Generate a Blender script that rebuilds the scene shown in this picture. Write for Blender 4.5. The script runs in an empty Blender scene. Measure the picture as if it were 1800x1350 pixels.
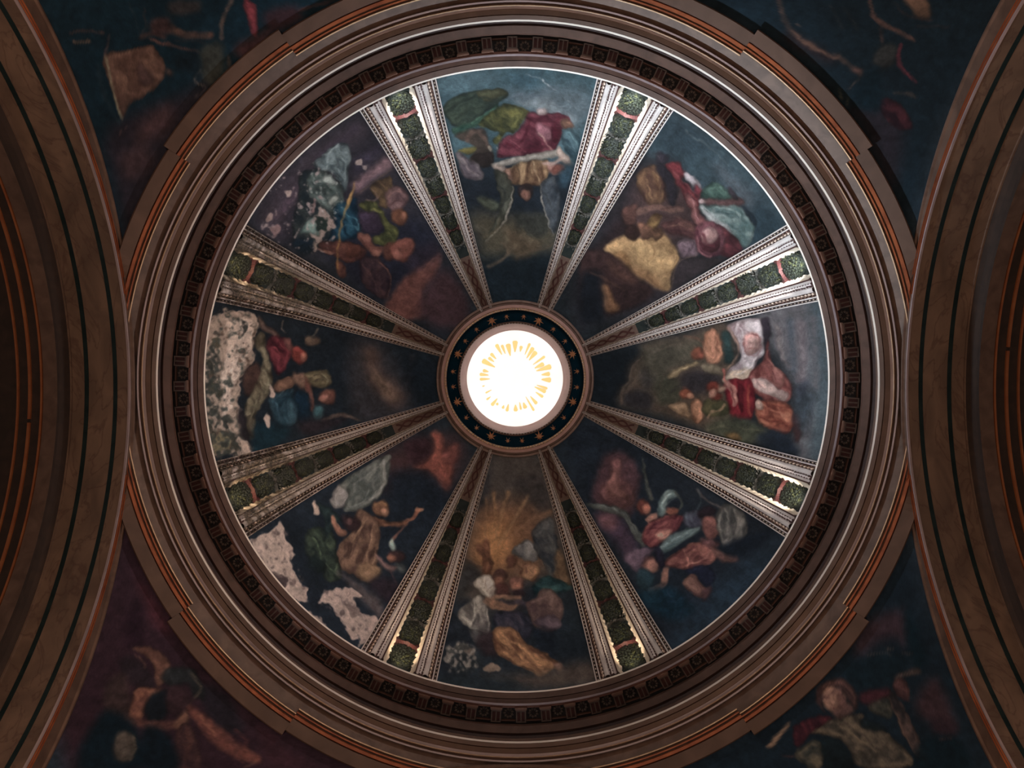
import bpy, bmesh, math, random
import numpy as np
from mathutils import Vector, Matrix
random.seed(7); np.random.seed(7)
PI = math.pi
SC = bpy.context.scene
COL = SC.collection
EYE = 1.6                      # eye height above the church floor (m)
F = 1300.0                     # focal length for an 1800 wide frame
VIEWPOINT = (-0.158, -0.315, EYE)
TILT = math.radians(0.8815)

# light powers (W)
L_DRUM = [30, 200, 230, 120, 700, 1000, 270, 70]
L_DRUMC = [(1,.8,.65), (1,.76,.62), (1,.76,.62), (1,.86,.86)] + [(0.82,0.93,1.0)] * 2 + [(.9,.95,1), (1,.85,.7)]
L_COVE = [(2600, (1, .96, .92)), (2600, (1, .96, .92)), (1300, (1, .86, .70)), (650, (1, .76, .52)), (650, (1, .74, .48)), (520, (1, .70, .42)), (520, (1, .70, .42)), (1700, (1, .94, .88))]
L_LANTERN = 64
L_FLOOD = [180, 200, 200, 230]
L_NAVE = 260

# ------------------------------------------------------------------ camera
cam = bpy.data.cameras.new('camera'); camo = bpy.data.objects.new('camera', cam); COL.objects.link(camo)
cam.sensor_width = 36.0; cam.sensor_fit = 'HORIZONTAL'; cam.lens = F / 1800 * 36; cam.clip_end = 300
camo.location = VIEWPOINT; camo.rotation_euler = (PI - TILT, 0, 0)
SC.camera = camo
SC.view_settings.view_transform = 'Standard'; SC.view_settings.look = 'None'
SC.view_settings.gamma = 1.0; SC.view_settings.use_curve_mapping = False
SC.view_settings.exposure = 0.0
SC.cycles.use_denoising = True
SC.cycles.max_bounces = 4; SC.cycles.diffuse_bounces = 3; SC.cycles.glossy_bounces = 2
SC.cycles.caustics_reflective = False; SC.cycles.caustics_refractive = False
SC.cycles.sample_clamp_indirect = 3.0

# ------------------------------------------------------------------ world: dull daylight beyond the open church arms
w = bpy.data.worlds.new('world'); SC.world = w; w.use_nodes = True
w.node_tree.nodes['Background'].inputs[0].default_value = (0.30, 0.42, 0.50, 1)
w.node_tree.nodes['Background'].inputs[1].default_value = 0.10

# ------------------------------------------------------------------ lights
def area(name, loc, target, size, power, color, size_y=None, spread=PI):
    d = bpy.data.lights.new(name, 'AREA'); d.energy = power; d.color = color; d.size = size; d.spread = spread
    if size_y: d.shape = 'RECTANGLE'; d.size_y = size_y
    o = bpy.data.objects.new(name, d); COL.objects.link(o); o.location = loc
    o.rotation_euler = (Vector(target) - Vector(loc)).to_track_quat('-Z', 'Y').to_euler()
    return o
def point(name, loc, power, color, r=0.1):
    d = bpy.data.lights.new(name, 'POINT'); d.energy = power; d.color = color; d.shadow_soft_size = r
    o = bpy.data.objects.new(name, d); COL.objects.link(o); o.location = loc
    return o
def polar(R, deg, Z):
    """plan position: deg counted clockwise from image top (-Y)"""
    a = math.radians(deg)
    return Vector((R * math.sin(a), -R * math.cos(a), Z + EYE))
WARM = (1.0, 0.66, 0.45); DAY = (0.92, 0.97, 1.0)
# daylight through the eight windows of the drum (brightest from the lower-left ones)
for k, pw in enumerate(L_DRUM):
    p = polar(11.85, 45 * k, 22.3)
    area('drum_window_daylight', p, polar(-11, 45 * k, 27.0), 1.6, pw, L_DRUMC[k], 2.0, spread=math.radians(62))
# lamps hidden on the upper cornice at the foot of each rib pair
for k, (pw, c) in enumerate(L_COVE):
    d = bpy.data.lights.new('cornice_lamp', 'SPOT'); d.energy = pw; d.color = c; d.spot_size = math.radians(56); d.spot_blend = 1.0; d.shadow_soft_size = 0.08
    o = bpy.data.objects.new('cornice_lamp', d); COL.objects.link(o); o.location = polar(10.80, 22.5 + 45 * k, 25.50)
    o.rotation_euler = (polar(10.1, 22.5 + 45 * k, 30.5) - o.location).to_track_quat('-Z', 'Y').to_euler()
# daylight under the lantern vault
for k in range(4):
    area('lantern_window_daylight', polar(3.05, 45 + 90 * k, 42.3), polar(0, 0, 45.0), 1.2, L_LANTERN, (1.0, 0.98, 0.95), 1.6)
# warm floodlights on the pier capitals and an added fill for the nave's glow from below
for k, pw in enumerate(L_FLOOD):
    a = 45 + 90 * k
    area('pier_floodlight', polar(12.3, a, 9.9), polar(9.5, a, 20), 0.5, pw, WARM, 0.5)
area('nave_fill_light', (0, 0, 5.0), (0, 0, 20), 3.0, L_NAVE, (1.0, 0.70, 0.55), 3.0)  # added fill for warm light bounced up from the church interior
# ------------------------------------------------------------------ materials
def s2l(c):
    return tuple((x / 12.92) if x <= 0.04045 else ((x + 0.055) / 1.055) ** 2.4 for x in [v / 255 for v in c])
def mat(name, col, rough=0.7, metal=0.0, noise=None, bump=0.0, col2=None, scale=3.0, detail=6, vein=None, stretch=None):
    m = bpy.data.materials.new(name); m.use_nodes = True; nt = m.node_tree; N = nt.nodes; L = nt.links
    b = N['Principled BSDF']; b.inputs['Roughness'].default_value = rough; b.inputs['Metallic'].default_value = metal
    b.inputs['Base Color'].default_value = (*col, 1)
    if rough > .9: b.inputs['Specular IOR Level'].default_value = 0.05
    tc = N.new('ShaderNodeTexCoord'); src = tc.outputs['Object']
    if stretch:
        mp = N.new('ShaderNodeMapping'); mp.inputs['Scale'].default_value = stretch; L.new(src, mp.inputs[0]); src = mp.outputs[0]
    if col2:
        n = N.new('ShaderNodeTexNoise'); n.inputs['Scale'].default_value = scale; n.inputs['Detail'].default_value = detail
        n.inputs['Distortion'].default_value = 0.6
        L.new(src, n.inputs['Vector'])
        r = N.new('ShaderNodeValToRGB'); r.color_ramp.elements[0].position = 0.34; r.color_ramp.elements[1].position = 0.68
        r.color_ramp.elements[0].color = (*col, 1); r.color_ramp.elements[1].color = (*col2, 1)
        L.new(n.outputs['Fac'], r.inputs[0]); out = r.outputs[0]
        if vein:
            v = N.new('ShaderNodeTexNoise'); v.inputs['Scale'].default_value = scale * 0.55; v.inputs['Detail'].default_value = 8
            v.inputs['Distortion'].default_value = 2.2; L.new(src, v.inputs['Vector'])
            rr = N.new('ShaderNodeValToRGB'); e = rr.color_ramp.elements
            e[0].position = 0.475; e[0].color = (0, 0, 0, 1); e[1].position = 0.5; e[1].color = (1, 1, 1, 1)
            x = e.new(0.525); x.color = (0, 0, 0, 1)
            L.new(v.outputs['Fac'], rr.inputs[0])
            mx = N.new('ShaderNodeMix'); mx.data_type = 'RGBA'; mx.inputs[7].default_value = (*vein, 1)
            ml = N.new('ShaderNodeMath'); ml.operation = 'MULTIPLY'; ml.inputs[1].default_value = 0.6
            L.new(rr.outputs[0], ml.inputs[0]); L.new(ml.outputs[0], mx.inputs[0]); L.new(out, mx.inputs[6]); out = mx.outputs[2]
        L.new(out, b.inputs['Base Color'])
    if bump:
        n2 = N.new('ShaderNodeTexNoise'); n2.inputs['Scale'].default_value = scale * 6; n2.inputs['Detail'].default_value = 4
        L.new(src, n2.inputs['Vector'])
        bp = N.new('ShaderNodeBump'); bp.inputs['Strength'].default_value = bump; bp.inputs['Distance'].default_value = 0.03
        L.new(n2.outputs['Fac'], bp.inputs['Height']); L.new(bp.outputs[0], b.inputs['Normal'])
    return m
def damp_mat(name, col, col2, rough=0.6, metal=0.0):
    """stucco that is stained grey-brown by damp low on the left-hand side of the dome"""
    m = mat(name, col, rough, metal, col2=col2, scale=2.5)
    nt = m.node_tree; N = nt.nodes; L = nt.links; b = N['Principled BSDF']
    g = N.new('ShaderNodeNewGeometry'); sx = N.new('ShaderNodeSeparateXYZ'); L.new(g.outputs['Position'], sx.inputs[0])
    r = N.new('ShaderNodeMapRange'); r.inputs[1].default_value = -7.6; r.inputs[2].default_value = -9.6; L.new(sx.outputs[0], r.inputs[0])
    n = N.new('ShaderNodeTexNoise'); n.inputs['Scale'].default_value = 2.4; n.inputs['Detail'].default_value = 7; L.new(g.outputs['Position'], n.inputs[0])
    r2 = N.new('ShaderNodeMapRange'); r2.inputs[1].default_value = 0.30; r2.inputs[2].default_value = 0.52; L.new(n.outputs['Fac'], r2.inputs[0])
    ml = N.new('ShaderNodeMath'); ml.operation = 'MULTIPLY'; L.new(r.outputs[0], ml.inputs[0]); L.new(r2.outputs[0], ml.inputs[1])
    n3 = N.new('ShaderNodeTexNoise'); n3.inputs['Scale'].default_value = 9; n3.inputs['Detail'].default_value = 6; L.new(g.outputs['Position'], n3.inputs[0])
    rp = N.new('ShaderNodeValToRGB'); rp.color_ramp.elements[0].position = .4; rp.color_ramp.elements[1].position = .62
    rp.color_ramp.elements[0].color = (.035, .034, .028, 1); rp.color_ramp.elements[1].color = (.24, .19, .15, 1)
    L.new(n3.outputs['Fac'], rp.inputs[0])
    mx = N.new('ShaderNodeMix'); mx.data_type = 'RGBA'
    old = b.inputs['Base Color'].links[0].from_socket
    L.new(ml.outputs[0], mx.inputs[0]); L.new(old, mx.inputs[6]); L.new(rp.outputs[0], mx.inputs[7]); L.new(mx.outputs[2], b.inputs['Base Color'])
    return m
def fresco_mat():
    m = bpy.data.materials.new('fresco'); m.use_nodes = True; nt = m.node_tree; N = nt.nodes; L = nt.links
    b = N['Principled BSDF']; b.inputs['Roughness'].default_value = 0.85
    b.inputs['Specular IOR Level'].default_value = 0.15
    a = N.new('ShaderNodeVertexColor'); a.layer_name = 'paint'
    g = N.new('ShaderNodeTexCoord')
    n = N.new('ShaderNodeTexNoise'); n.inputs['Scale'].default_value = 6; n.inputs['Detail'].default_value = 8; n.inputs['Roughness'].default_value = 0.7
    L.new(g.outputs['Object'], n.inputs['Vector'])
    r = N.new('ShaderNodeMapRange'); r.inputs[1].default_value = .3; r.inputs[2].default_value = .7; r.inputs[3].default_value = 0.80; r.inputs[4].default_value = 1.20
    L.new(n.outputs['Fac'], r.inputs[0])
    v = N.new('ShaderNodeVectorMath'); v.operation = 'SCALE'; L.new(a.outputs[0], v.inputs[0]); L.new(r.outputs[0], v.inputs[3])
    L.new(v.outputs[0], b.inputs['Base Color'])
    return m
MARB = mat('brown_veined_marble', (0.13, 0.087, 0.068), 0.5, col2=(0.235, 0.155, 0.115), scale=1.5, detail=10, vein=(0.10, 0.055, 0.045), stretch=(1, .45, 1))
MARB2 = mat('dull_brown_marble', (0.105, 0.064, 0.05), 0.6, col2=(0.175, 0.11, 0.085), scale=2.5, detail=10)
STONE = mat('brown_stone_moulding', (0.095, 0.057, 0.044), 0.55, col2=(0.14, 0.085, 0.065), scale=1.5, detail=10)
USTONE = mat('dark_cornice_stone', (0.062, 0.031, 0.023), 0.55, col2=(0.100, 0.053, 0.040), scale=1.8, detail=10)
DKSTONE = mat('matt_brown_stone', (0.10, 0.06, 0.047), 0.7, col2=(0.14, 0.085, 0.062), scale=2)  # plain brown stone of the drum wall, coves and grooves
GREYM = mat('grey_marble_fillet', (0.34, 0.28, 0.30), 0.4, col2=(0.44, 0.36, 0.39), scale=1.2)
BLACKM = mat('black_marble_inlay', (0.006, 0.016, 0.018), 0.45, col2=(0.014, 0.028, 0.030), scale=3)
GILT = mat('red_gilt', (0.26, 0.075, 0.035), 0.42, 0.2, col2=(0.44, 0.14, 0.06), scale=2)
GILTB = mat('orange_gilt', (0.42, 0.13, 0.055), 0.38, 0.35, col2=(0.55, 0.20, 0.08), scale=2)
GOLD = mat('bright_gilt', (0.80, 0.54, 0.34), 0.32, 0.4, col2=(0.92, 0.70, 0.50), scale=6)
LIP = mat('painted_lit_cornice_edge', (0.80, 0.74, 0.68), 0.4, col2=(0.86, 0.80, 0.75), scale=1)  # pale colour stands in for window light caught on the cornice edge
PLAST = damp_mat('pale_stucco', (0.58, 0.52, 0.51), (0.68, 0.63, 0.62))
PLDK = damp_mat('umber_stucco', (0.20, 0.13, 0.115), (0.30, 0.21, 0.18))
BEADG = damp_mat('gilt_beads', (0.80, 0.62, 0.52), (0.90, 0.74, 0.64), 0.3, 0.1)
CREST = damp_mat('gilded_leaf_edge', (0.88, 0.76, 0.62), (0.92, 0.84, 0.74), 0.45, 0.0)
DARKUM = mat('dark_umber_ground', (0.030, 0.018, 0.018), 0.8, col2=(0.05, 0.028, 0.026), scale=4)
REDUM = mat('oxblood_ground', (0.055, 0.018, 0.016), 0.8, col2=(0.085, 0.028, 0.024), scale=4)
LEAFG = mat('laurel_green', (0.007, 0.011, 0.008), 0.6, col2=(0.014, 0.020, 0.012), scale=5)
GROUND = mat('garland_ground', (0.010, 0.020, 0.021), 0.8, col2=(0.02, 0.03, 0.03), scale=3)
REDRIB = mat('red_ribbon', (0.052, 0.014, 0.015), 0.7, col2=(0.085, 0.024, 0.024), scale=5)
GREYRIB = mat('grey_ribbon', (0.06, 0.062, 0.058), 0.7, col2=(0.11, 0.108, 0.10), scale=5)
BLUE = mat('night_blue', (0.0035, 0.022, 0.040), 0.95, col2=(0.006, 0.03, 0.055), scale=2)
STARM = mat('star_gilt', (0.78, 0.38, 0.20), 0.55, 0.0, col2=(0.90, 0.52, 0.30), scale=6)
PINK = mat('pink_stucco', (0.58, 0.37, 0.34), 0.7, col2=(0.64, 0.42, 0.40), scale=2)
WHITE = mat('lantern_white', (0.85, 0.83, 0.80), 0.8)
RAYM = mat('lantern_sun_ray', (0.80, 0.52, 0.20), 0.8)
FRES = fresco_mat()

# ------------------------------------------------------------------ mesh helpers
def link(name, me, parent=None):
    o = bpy.data.objects.new(name, me); COL.objects.link(o)
    if parent is not None: o.parent = parent
    return o
def smooth(me):
    me.polygons.foreach_set('use_smooth', [True] * len(me.polygons))
def mesh(name, verts, faces, mats, mi=None, sm=False):
    me = bpy.data.meshes.new(name); me.from_pydata([tuple(v) for v in verts], [], faces)
    for m in (mats if isinstance(mats, (list, tuple)) else [mats]): me.materials.append(m)
    if mi is not None: me.polygons.foreach_set('material_index', mi)
    if sm: smooth(me)
    me.update(); return me
def tag(o, label=None, cat=None, group=None, kind=None):
    if label: o['label'] = label
    if cat: o['category'] = cat
    if group: o['group'] = group
    if kind: o['kind'] = kind
    return o
def empty(name, loc=(0, 0, 0), parent=None):
    o = bpy.data.objects.new(name, None); COL.objects.link(o); o.location = loc
    if parent is not None: o.parent = parent
    return o
def copy_tree(o, parent=None):
    c = o.copy(); COL.objects.link(c)
    if parent is not None: c.parent = parent
    for ch in list(o.children): copy_tree(ch, c)
    return c
def r2R(r, Z): return r * Z / F
def revolve(name, prof, m, n=256, a0=0.0, a1=360.0, parent=None, fix=None, sm=False, flat=False):
    """prof = [(radius, height)], mostly image pixel radii turned to metres by P, going from low/outer to high/inner; faces look at the axis below"""
    closed = abs(a1 - a0 - 360) < 1e-6
    cols = n if closed else n + 1
    V = []
    for i in range(cols):
        a = a0 + (a1 - a0) * i / n
        for (R, Z) in prof:
            p = polar(R, a, Z)
            if fix: p = fix(p)
            V.append(p)
    k = len(prof); Fc = []
    for i in range(n):
        j = (i + 1) % cols
        for q in range(k - 1):
            Fc.append((i * k + q, i * k + q + 1, j * k + q + 1, j * k + q))
    me = mesh(name, V, Fc, m, sm=sm)
    return link(name, me, parent)
def P(*rz): return [(r2R(r, Z), Z) for r, Z in rz]  # radius in image pixels from the camera, turned to metres at its height
class MB:
    """collects boxes, strips and blobs into one mesh"""
    def __init__(s): s.v = []; s.f = []; s.mi = []
    def add(s, vs, fs, mi=0):
        b = len(s.v); s.v += [Vector(x) for x in vs]; s.f += [tuple(b + i for i in f) for f in fs]; s.mi += [mi] * len(fs)
    def hexa(s, c, mi=0):
        """eight corners: bottom ring 0-3, top ring 4-7"""
        s.add(c, [(0, 3, 2, 1), (4, 5, 6, 7), (0, 1, 5, 4), (1, 2, 6, 5), (2, 3, 7, 6), (3, 0, 4, 7)], mi)
    def box(s, x0, x1, y0, y1, z0, z1, mi=0):
        s.hexa([(x0, y0, z0), (x1, y0, z0), (x1, y1, z0), (x0, y1, z0), (x0, y0, z1), (x1, y0, z1), (x1, y1, z1), (x0, y1, z1)], mi)
    def octa(s, c, ux, uy, uz, mi=0):
        ux, uy, uz = Vector(ux), Vector(uy), Vector(uz)
        c = Vector(c); s.add([c + ux, c - ux, c + uy, c - uy, c + uz, c - uz], [(0, 2, 4), (2, 1, 4), (1, 3, 4), (3, 0, 4), (2, 0, 5), (1, 2, 5), (3, 1, 5), (0, 3, 5)], mi)
    def me(s, name, mats, sm=False): return mesh(name, s.v, s.f, mats, s.mi, sm)
# ------------------------------------------------------------------ setting: floor and piers of the crossing (outside the photograph)
AX, AR, AZ, TR = 10.30, 9.4, 10.2, 0.62
o = link('floor', mesh('floor', [(-24, -24, 0), (24, -24, 0), (24, 24, 0), (-24, 24, 0)], [(0, 1, 2, 3)], mat('grey_floor_marble', (0.25, 0.22, 0.2), 0.5, col2=(0.32, 0.28, 0.25), scale=.7))); tag(o, kind='structure')
for k in range(4):
    foot = [(AX, AR), (22, AR), (22, 22), (AR, 22), (AR, AX), (AR + TR, AX), (AX, AR + TR)]
    n = len(foot); V = [(x, y, z) for z in (0, AZ + EYE - .08) for x, y in foot]
    me = mesh('pier', V, [(i, (i + 1) % n, n + (i + 1) % n, n + i) for i in range(n)] + [tuple(range(n, 2 * n))], MARB2)
    o = link('wall_pier', me); o.rotation_euler.z = k * PI / 2; tag(o, kind='structure')
# ------------------------------------------------------------------ the drum and the dome shell
RB, HB, ZB = 11.2, 13.2, 25.6
def dome_pt(deg, phi, h=0.0):
    f = math.radians(phi); R = RB * math.cos(f); Z = ZB + HB * math.sin(f)
    nx, nz = math.cos(f) * HB, math.sin(f) * RB; l = math.hypot(nx, nz)
    return polar(R - h * nx / l, deg, Z - h * nz / l)
o = revolve('wall_drum', [(12.0, 20.42), (12.0, 24.9)], DKSTONE, 128); tag(o, kind='structure')
glass = mat('daylit_window_glass', (0.8, 0.85, 0.9)); gb = glass.node_tree.nodes['Principled BSDF']
gb.inputs['Emission Color'].default_value = (0.9, 0.96, 1, 1); gb.inputs['Emission Strength'].default_value = 0.8
for k in range(8):
    V = [polar(11.97, 45 * k + d, z) for d, z in ((-5, 21.2), (5, 21.2), (5, 22.9), (3, 23.5), (0, 23.7), (-3, 23.5), (-5, 22.9))]
    o = link('window_%d' % (k + 1), mesh('drum_window', V, [tuple(range(7))], glass)); tag(o, kind='structure')
# dome shell behind the paintings
prof = [(RB * math.cos(math.radians(f)) + 0.25, ZB + HB * math.sin(math.radians(f)) + 0.15) for f in range(-1, 72, 3)]
o = revolve('ceiling', [(12.0, 25.45)] + prof + [(2.9, 38.4)], PLDK, 96); tag(o, kind='structure')

# ------------------------------------------------------------------ crossing arches with inlaid soffits (all four alike)
def arch_strip(name, prof, m, parent, t0=-90, t1=90, n=96):
    V = []; k = len(prof)
    for i in range(n + 1):
        t = math.radians(t0 + (t1 - t0) * i / n)
        for X, a in prof: V.append((X, a * math.sin(t), AZ + EYE + a * math.cos(t)))
    me = mesh(name, V, [(i * k + q, i * k + q + 1, (i + 1) * k + q + 1, (i + 1) * k + q) for i in range(n) for q in range(k - 1)], m)
    return link(name, me, parent)
def ring_slab(name, X0, X1, a0, m, parent, lift, n=96, **kw):
    return arch_strip(name, [(X0, a0 + .02), (X0, a0 - lift), (X1, a0 - lift), (X1, a0 + .02)], m, parent, n=n, **kw)
def rim(t):
    u = min(1, abs(math.degrees(t)) / 55); return AR + .20 + .42 * u * u * (3 - 2 * u)
def make_arch():
    A = empty('crossing_arch')
    V = []; n = 96
    for i in range(n + 1):
        t = math.radians(-90 + 180 * i / n); q = rim(t)
        for X, a in ((AX, q + .05), (AX - .05, q), (AX - .05, q - .05), (AX, q - .07), (AX, AR)): V.append((X, a * math.sin(t), AZ + EYE + a * math.cos(t)))
    link('archivolt', mesh('archivolt', V, [(i * 5 + j, i * 5 + j + 1, i * 5 + j + 6, i * 5 + j + 5) for i in range(n) for j in range(4)], MARB2), A)
    ring_slab('edge_fillet', AX - .02, AX + .03, AR, GREYM, A, .025)
    arch_strip('marble_soffit', [(AX, AR), (AX + 1.5, AR), (AX + 1.5, AR - .05), (AX + 1.54, AR - .05)], MARB, A)
    ring_slab('black_inlay', 10.614, 10.72, AR, BLACKM, A, .012)
    ring_slab('black_inlay', 11.37, 11.48, AR, BLACKM, A, .012)
    a2 = AR - .6
    arch_strip('shaded_step', [(AX + 1.54, AR - .04), (AX + 1.60, AR - .18), (AX + 1.60, AR - .4), (11.84, a2)], COFF, A)  # step face in shade; the shade is put in as dark colour
    arch_strip('lower_soffit', [(11.84, a2), (12.20, a2)], MARB2, A)
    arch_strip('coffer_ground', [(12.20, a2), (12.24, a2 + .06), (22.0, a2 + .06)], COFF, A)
    for x, wd in ((12.235, .05), (12.53, .07), (12.85, .045), (13.6, .06), (14.4, .06), (15.4, .06)):
        for t0, t1 in ((-88, -6.3), (-5.7, 88)) if x == 12.53 else ((-88, 88),):
            ring_slab('gilt_fillet', x, x + wd, a2 + .06, GILTB, A, .05, t0=t0, t1=t1)
    for s in (-1, 1):
        for aa, wd in ((AR + .055, .014), (AR + .14, .014)):
            arch_strip('gilt_trim', [(AX - .002, aa + wd), (AX - .04, aa + wd / 2), (AX - .002, aa)], GILT, A, t0=s * 14.5, t1=s * 80, n=60)
    return A
COFF = mat('coffer_ground_and_step_shade', (0.032, 0.021, 0.018), 0.9, col2=(0.050, 0.031, 0.025), scale=3)  # coffer ground; its dark tone also serves as painted shade on the arch step
AL = ['marble arch soffit along the right edge with two black inlaid stripes', 'crossing arch just beyond the bottom edge, under the kneeling figure painting',
      'marble arch soffit along the left edge with two black inlaid stripes', 'crossing arch grazing the top edge of the view with a gilt trim tip']
A0 = make_arch()
for k in range(4):
    A = A0 if k == 0 else copy_tree(A0)
    A.rotation_euler.z = k * PI / 2; tag(A, AL[k], 'arch', 'the four crossing arches')

# ------------------------------------------------------------------ pendentive ring: mouldings, frieze and cornice
def clip(p):
    z = p.z - EYE
    for u, v in ((p.x, p.y), (p.y, p.x)):
        if abs(u) > AX - 0.75 and math.hypot(v, z - AZ) < AR + .12:
            p = Vector((p.x, p.y, EYE + AZ + math.sqrt((AR + .12) ** 2 - v * v))); z = p.z - EYE
    return p
PR = empty('pendentive_cornice'); tag(PR, 'great round stone cornice framing the drum with grey fillets and a bright inner edge', 'cornice')
revolve('frieze', P((716, 19.38), (700, 19.56), (671, 19.98)), MARB2, 256, parent=PR, fix=clip)
revolve('grey_fillet', P((670.5, 19.93), (670, 19.88), (667, 19.90), (666.5, 19.97)), GREYM, 192, parent=PR)
revolve('cove', P((667, 19.97), (664, 20.0), (662.5, 19.97)), DKSTONE, 192, parent=PR)
revolve('gilt_line', P((662.5, 19.97), (661.6, 19.93), (660, 20.01)), GOLD, 192, parent=PR)
revolve('grey_band', P((660, 20.01), (655, 20.05)), GREYM, 192, parent=PR)
revolve('corona', P((655, 20.05), (654, 20.02), (646, 20.05), (645.2, 20.09), (644, 20.06), (636.3, 20.14)), STONE, 192, parent=PR)
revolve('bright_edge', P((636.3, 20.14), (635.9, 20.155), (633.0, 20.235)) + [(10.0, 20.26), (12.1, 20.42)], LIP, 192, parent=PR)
def mould(a0, a1, d, n):
    def Q(*rz): return [(r2R(r + d, Z - .11 - d * .011), Z - .11 - d * .011) for r, Z in rz]
    kw = dict(a0=a0, a1=a1, n=n, fix=clip)
    g = empty('outer_moulding', parent=PR)
    revolve('stone_border', Q((739, 19.30), (737, 19.22), (713, 19.44), (711.5, 19.52)), STONE, parent=g, **kw)
    revolve('gilt_roll', Q((711.5, 19.52), (710, 19.48), (705, 19.52), (703.5, 19.60)), GILT, parent=g, **kw)
    revolve('dark_groove', Q((703.5, 19.60), (703, 19.68), (701, 19.68)), DKSTONE, parent=g, **kw)
    revolve('gilt_bead', Q((701, 19.68), (700.5, 19.60), (698, 19.62), (697.5, 19.70)), GILT, parent=g, **kw)
    revolve('dark_groove', Q((697.5, 19.70), (697, 19.76), (694, 19.76)), DKSTONE, parent=g, **kw)
    revolve('thin_fillet', Q((694, 19.76), (693.6, 19.68), (691.8, 19.70), (691.4, 19.80)), GOLD, parent=g, **kw)
    for q in (a0, a1):
        if a1 - a0 < 30:      # mitred returns where the moulding breaks forward
            mb = MB()
            for r0, r1, z, mi in ((739, 712, 19.3, 0), (712, 690, 19.55, 1)):
                A_, B_ = polar(r2R(r0 + d, z), q, z), polar(r2R(r1 + d, z), q, z)
                mb.add([A_, B_, B_ + Vector((0, 0, .25)), A_ + Vector((0, 0, .25))], [(0, 1, 2, 3)], mi)
            link('moulding_return', mb.me('moulding_return', [STONE, DKSTONE]), g)
for k in range(4):
    b = 90 * k
    mould(b - 34, b + 34, 0, 72); mould(b + 34, b + 56, 10, 26)

# ------------------------------------------------------------------ upper cornice with brackets and rosettes
UC = empty('bracket_cornice'); tag(UC, 'ring cornice at the foot of the dome with fluted brackets and flower rosettes', 'cornice')
revolve('shadow_cove', [(12.0, 24.7)] + P((627, 24.75), (626, 24.85)), DARKUM, 128, parent=UC)  # dark umber colour stands in for the shadow of this cove
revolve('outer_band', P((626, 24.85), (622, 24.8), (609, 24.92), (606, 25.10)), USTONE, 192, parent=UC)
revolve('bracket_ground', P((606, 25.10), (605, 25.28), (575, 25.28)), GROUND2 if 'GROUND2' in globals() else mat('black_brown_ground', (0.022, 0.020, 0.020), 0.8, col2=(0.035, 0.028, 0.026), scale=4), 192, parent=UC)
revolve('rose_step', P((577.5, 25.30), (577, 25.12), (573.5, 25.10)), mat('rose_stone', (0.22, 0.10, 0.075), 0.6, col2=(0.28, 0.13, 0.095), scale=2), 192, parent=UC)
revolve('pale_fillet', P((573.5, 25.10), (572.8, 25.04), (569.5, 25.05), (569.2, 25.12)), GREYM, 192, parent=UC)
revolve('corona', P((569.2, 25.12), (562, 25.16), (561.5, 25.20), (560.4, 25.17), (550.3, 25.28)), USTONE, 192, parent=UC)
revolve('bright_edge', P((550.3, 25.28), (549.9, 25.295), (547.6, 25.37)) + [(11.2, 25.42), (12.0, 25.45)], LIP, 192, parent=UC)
def bracket_mesh():
    mb = MB(); y0, y1 = -11.60, -11.27; z = 25.29 + EYE; zb = 25.12 + EYE
    mb.box(-.155, .155, y0, y1, zb, z, 1)
    for x in (-.15, 0, .15): mb.box(x - .022, x + .022, y0 - .02, y1, zb - .035, zb, 0)
    mb.box(-.17, .17, y0 - .045, y0 - .01, zb - .035, z, 0)
    mb.box(-.17, .17, y1, y1 + .05, zb - .05, z, 0)
    mb.box(-.19, .19, y1 + .055, y1 + .09, zb - .08, z, 2)
    mb.box(-.205, .205, y1 + .10, y1 + .15, zb - .10, z, 2)
    return mb.me('bracket', [PALEB, REDUM, ROSEB])
def rosette_mesh():
    mb = MB(); c = Vector((0, -11.385, 25.27 + EYE))
    for i in range(9):
        a = i * 2 * PI / 9; d = Vector((math.cos(a), math.sin(a), 0)); t = Vector((-d.y, d.x, 0))
        mb.octa(c + d * .135 - Vector((0, 0, .03)), d * .062, t * .052, Vector((0, 0, .045)), 0)
    mb.octa(c - Vector((0, 0, .01)), Vector((.045, 0, 0)), Vector((0, .045, 0)), Vector((0, 0, .03)), 1)
    mb.box(-.25, .25, -11.645, -11.61, 25.20 + EYE, 25.28 + EYE, 2)
    return mb.me('rosette', [ROSB, DARKUM, ROSEB])
PALEB = mat('bracket_stone', (0.105, 0.070, 0.055), 0.6, col2=(0.15, 0.10, 0.078), scale=4)
ROSEB = mat('rose_bracket_cap', (0.15, 0.075, 0.055), 0.6, col2=(0.22, 0.12, 0.088), scale=1.2)
ROSB = mat('grey_brown_rosette', (0.11, 0.088, 0.075), 0.6, col2=(0.17, 0.125, 0.10), scale=1.5)
bm_, rm_ = bracket_mesh(), rosette_mesh()
for k in range(84):
    a = -0.75 + k * 360 / 84
    o = link('bracket', bm_, UC); o.rotation_euler.z = math.radians(a)
    o = link('rosette', rm_, UC); o.rotation_euler.z = math.radians(a + 180 / 84)

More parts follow.
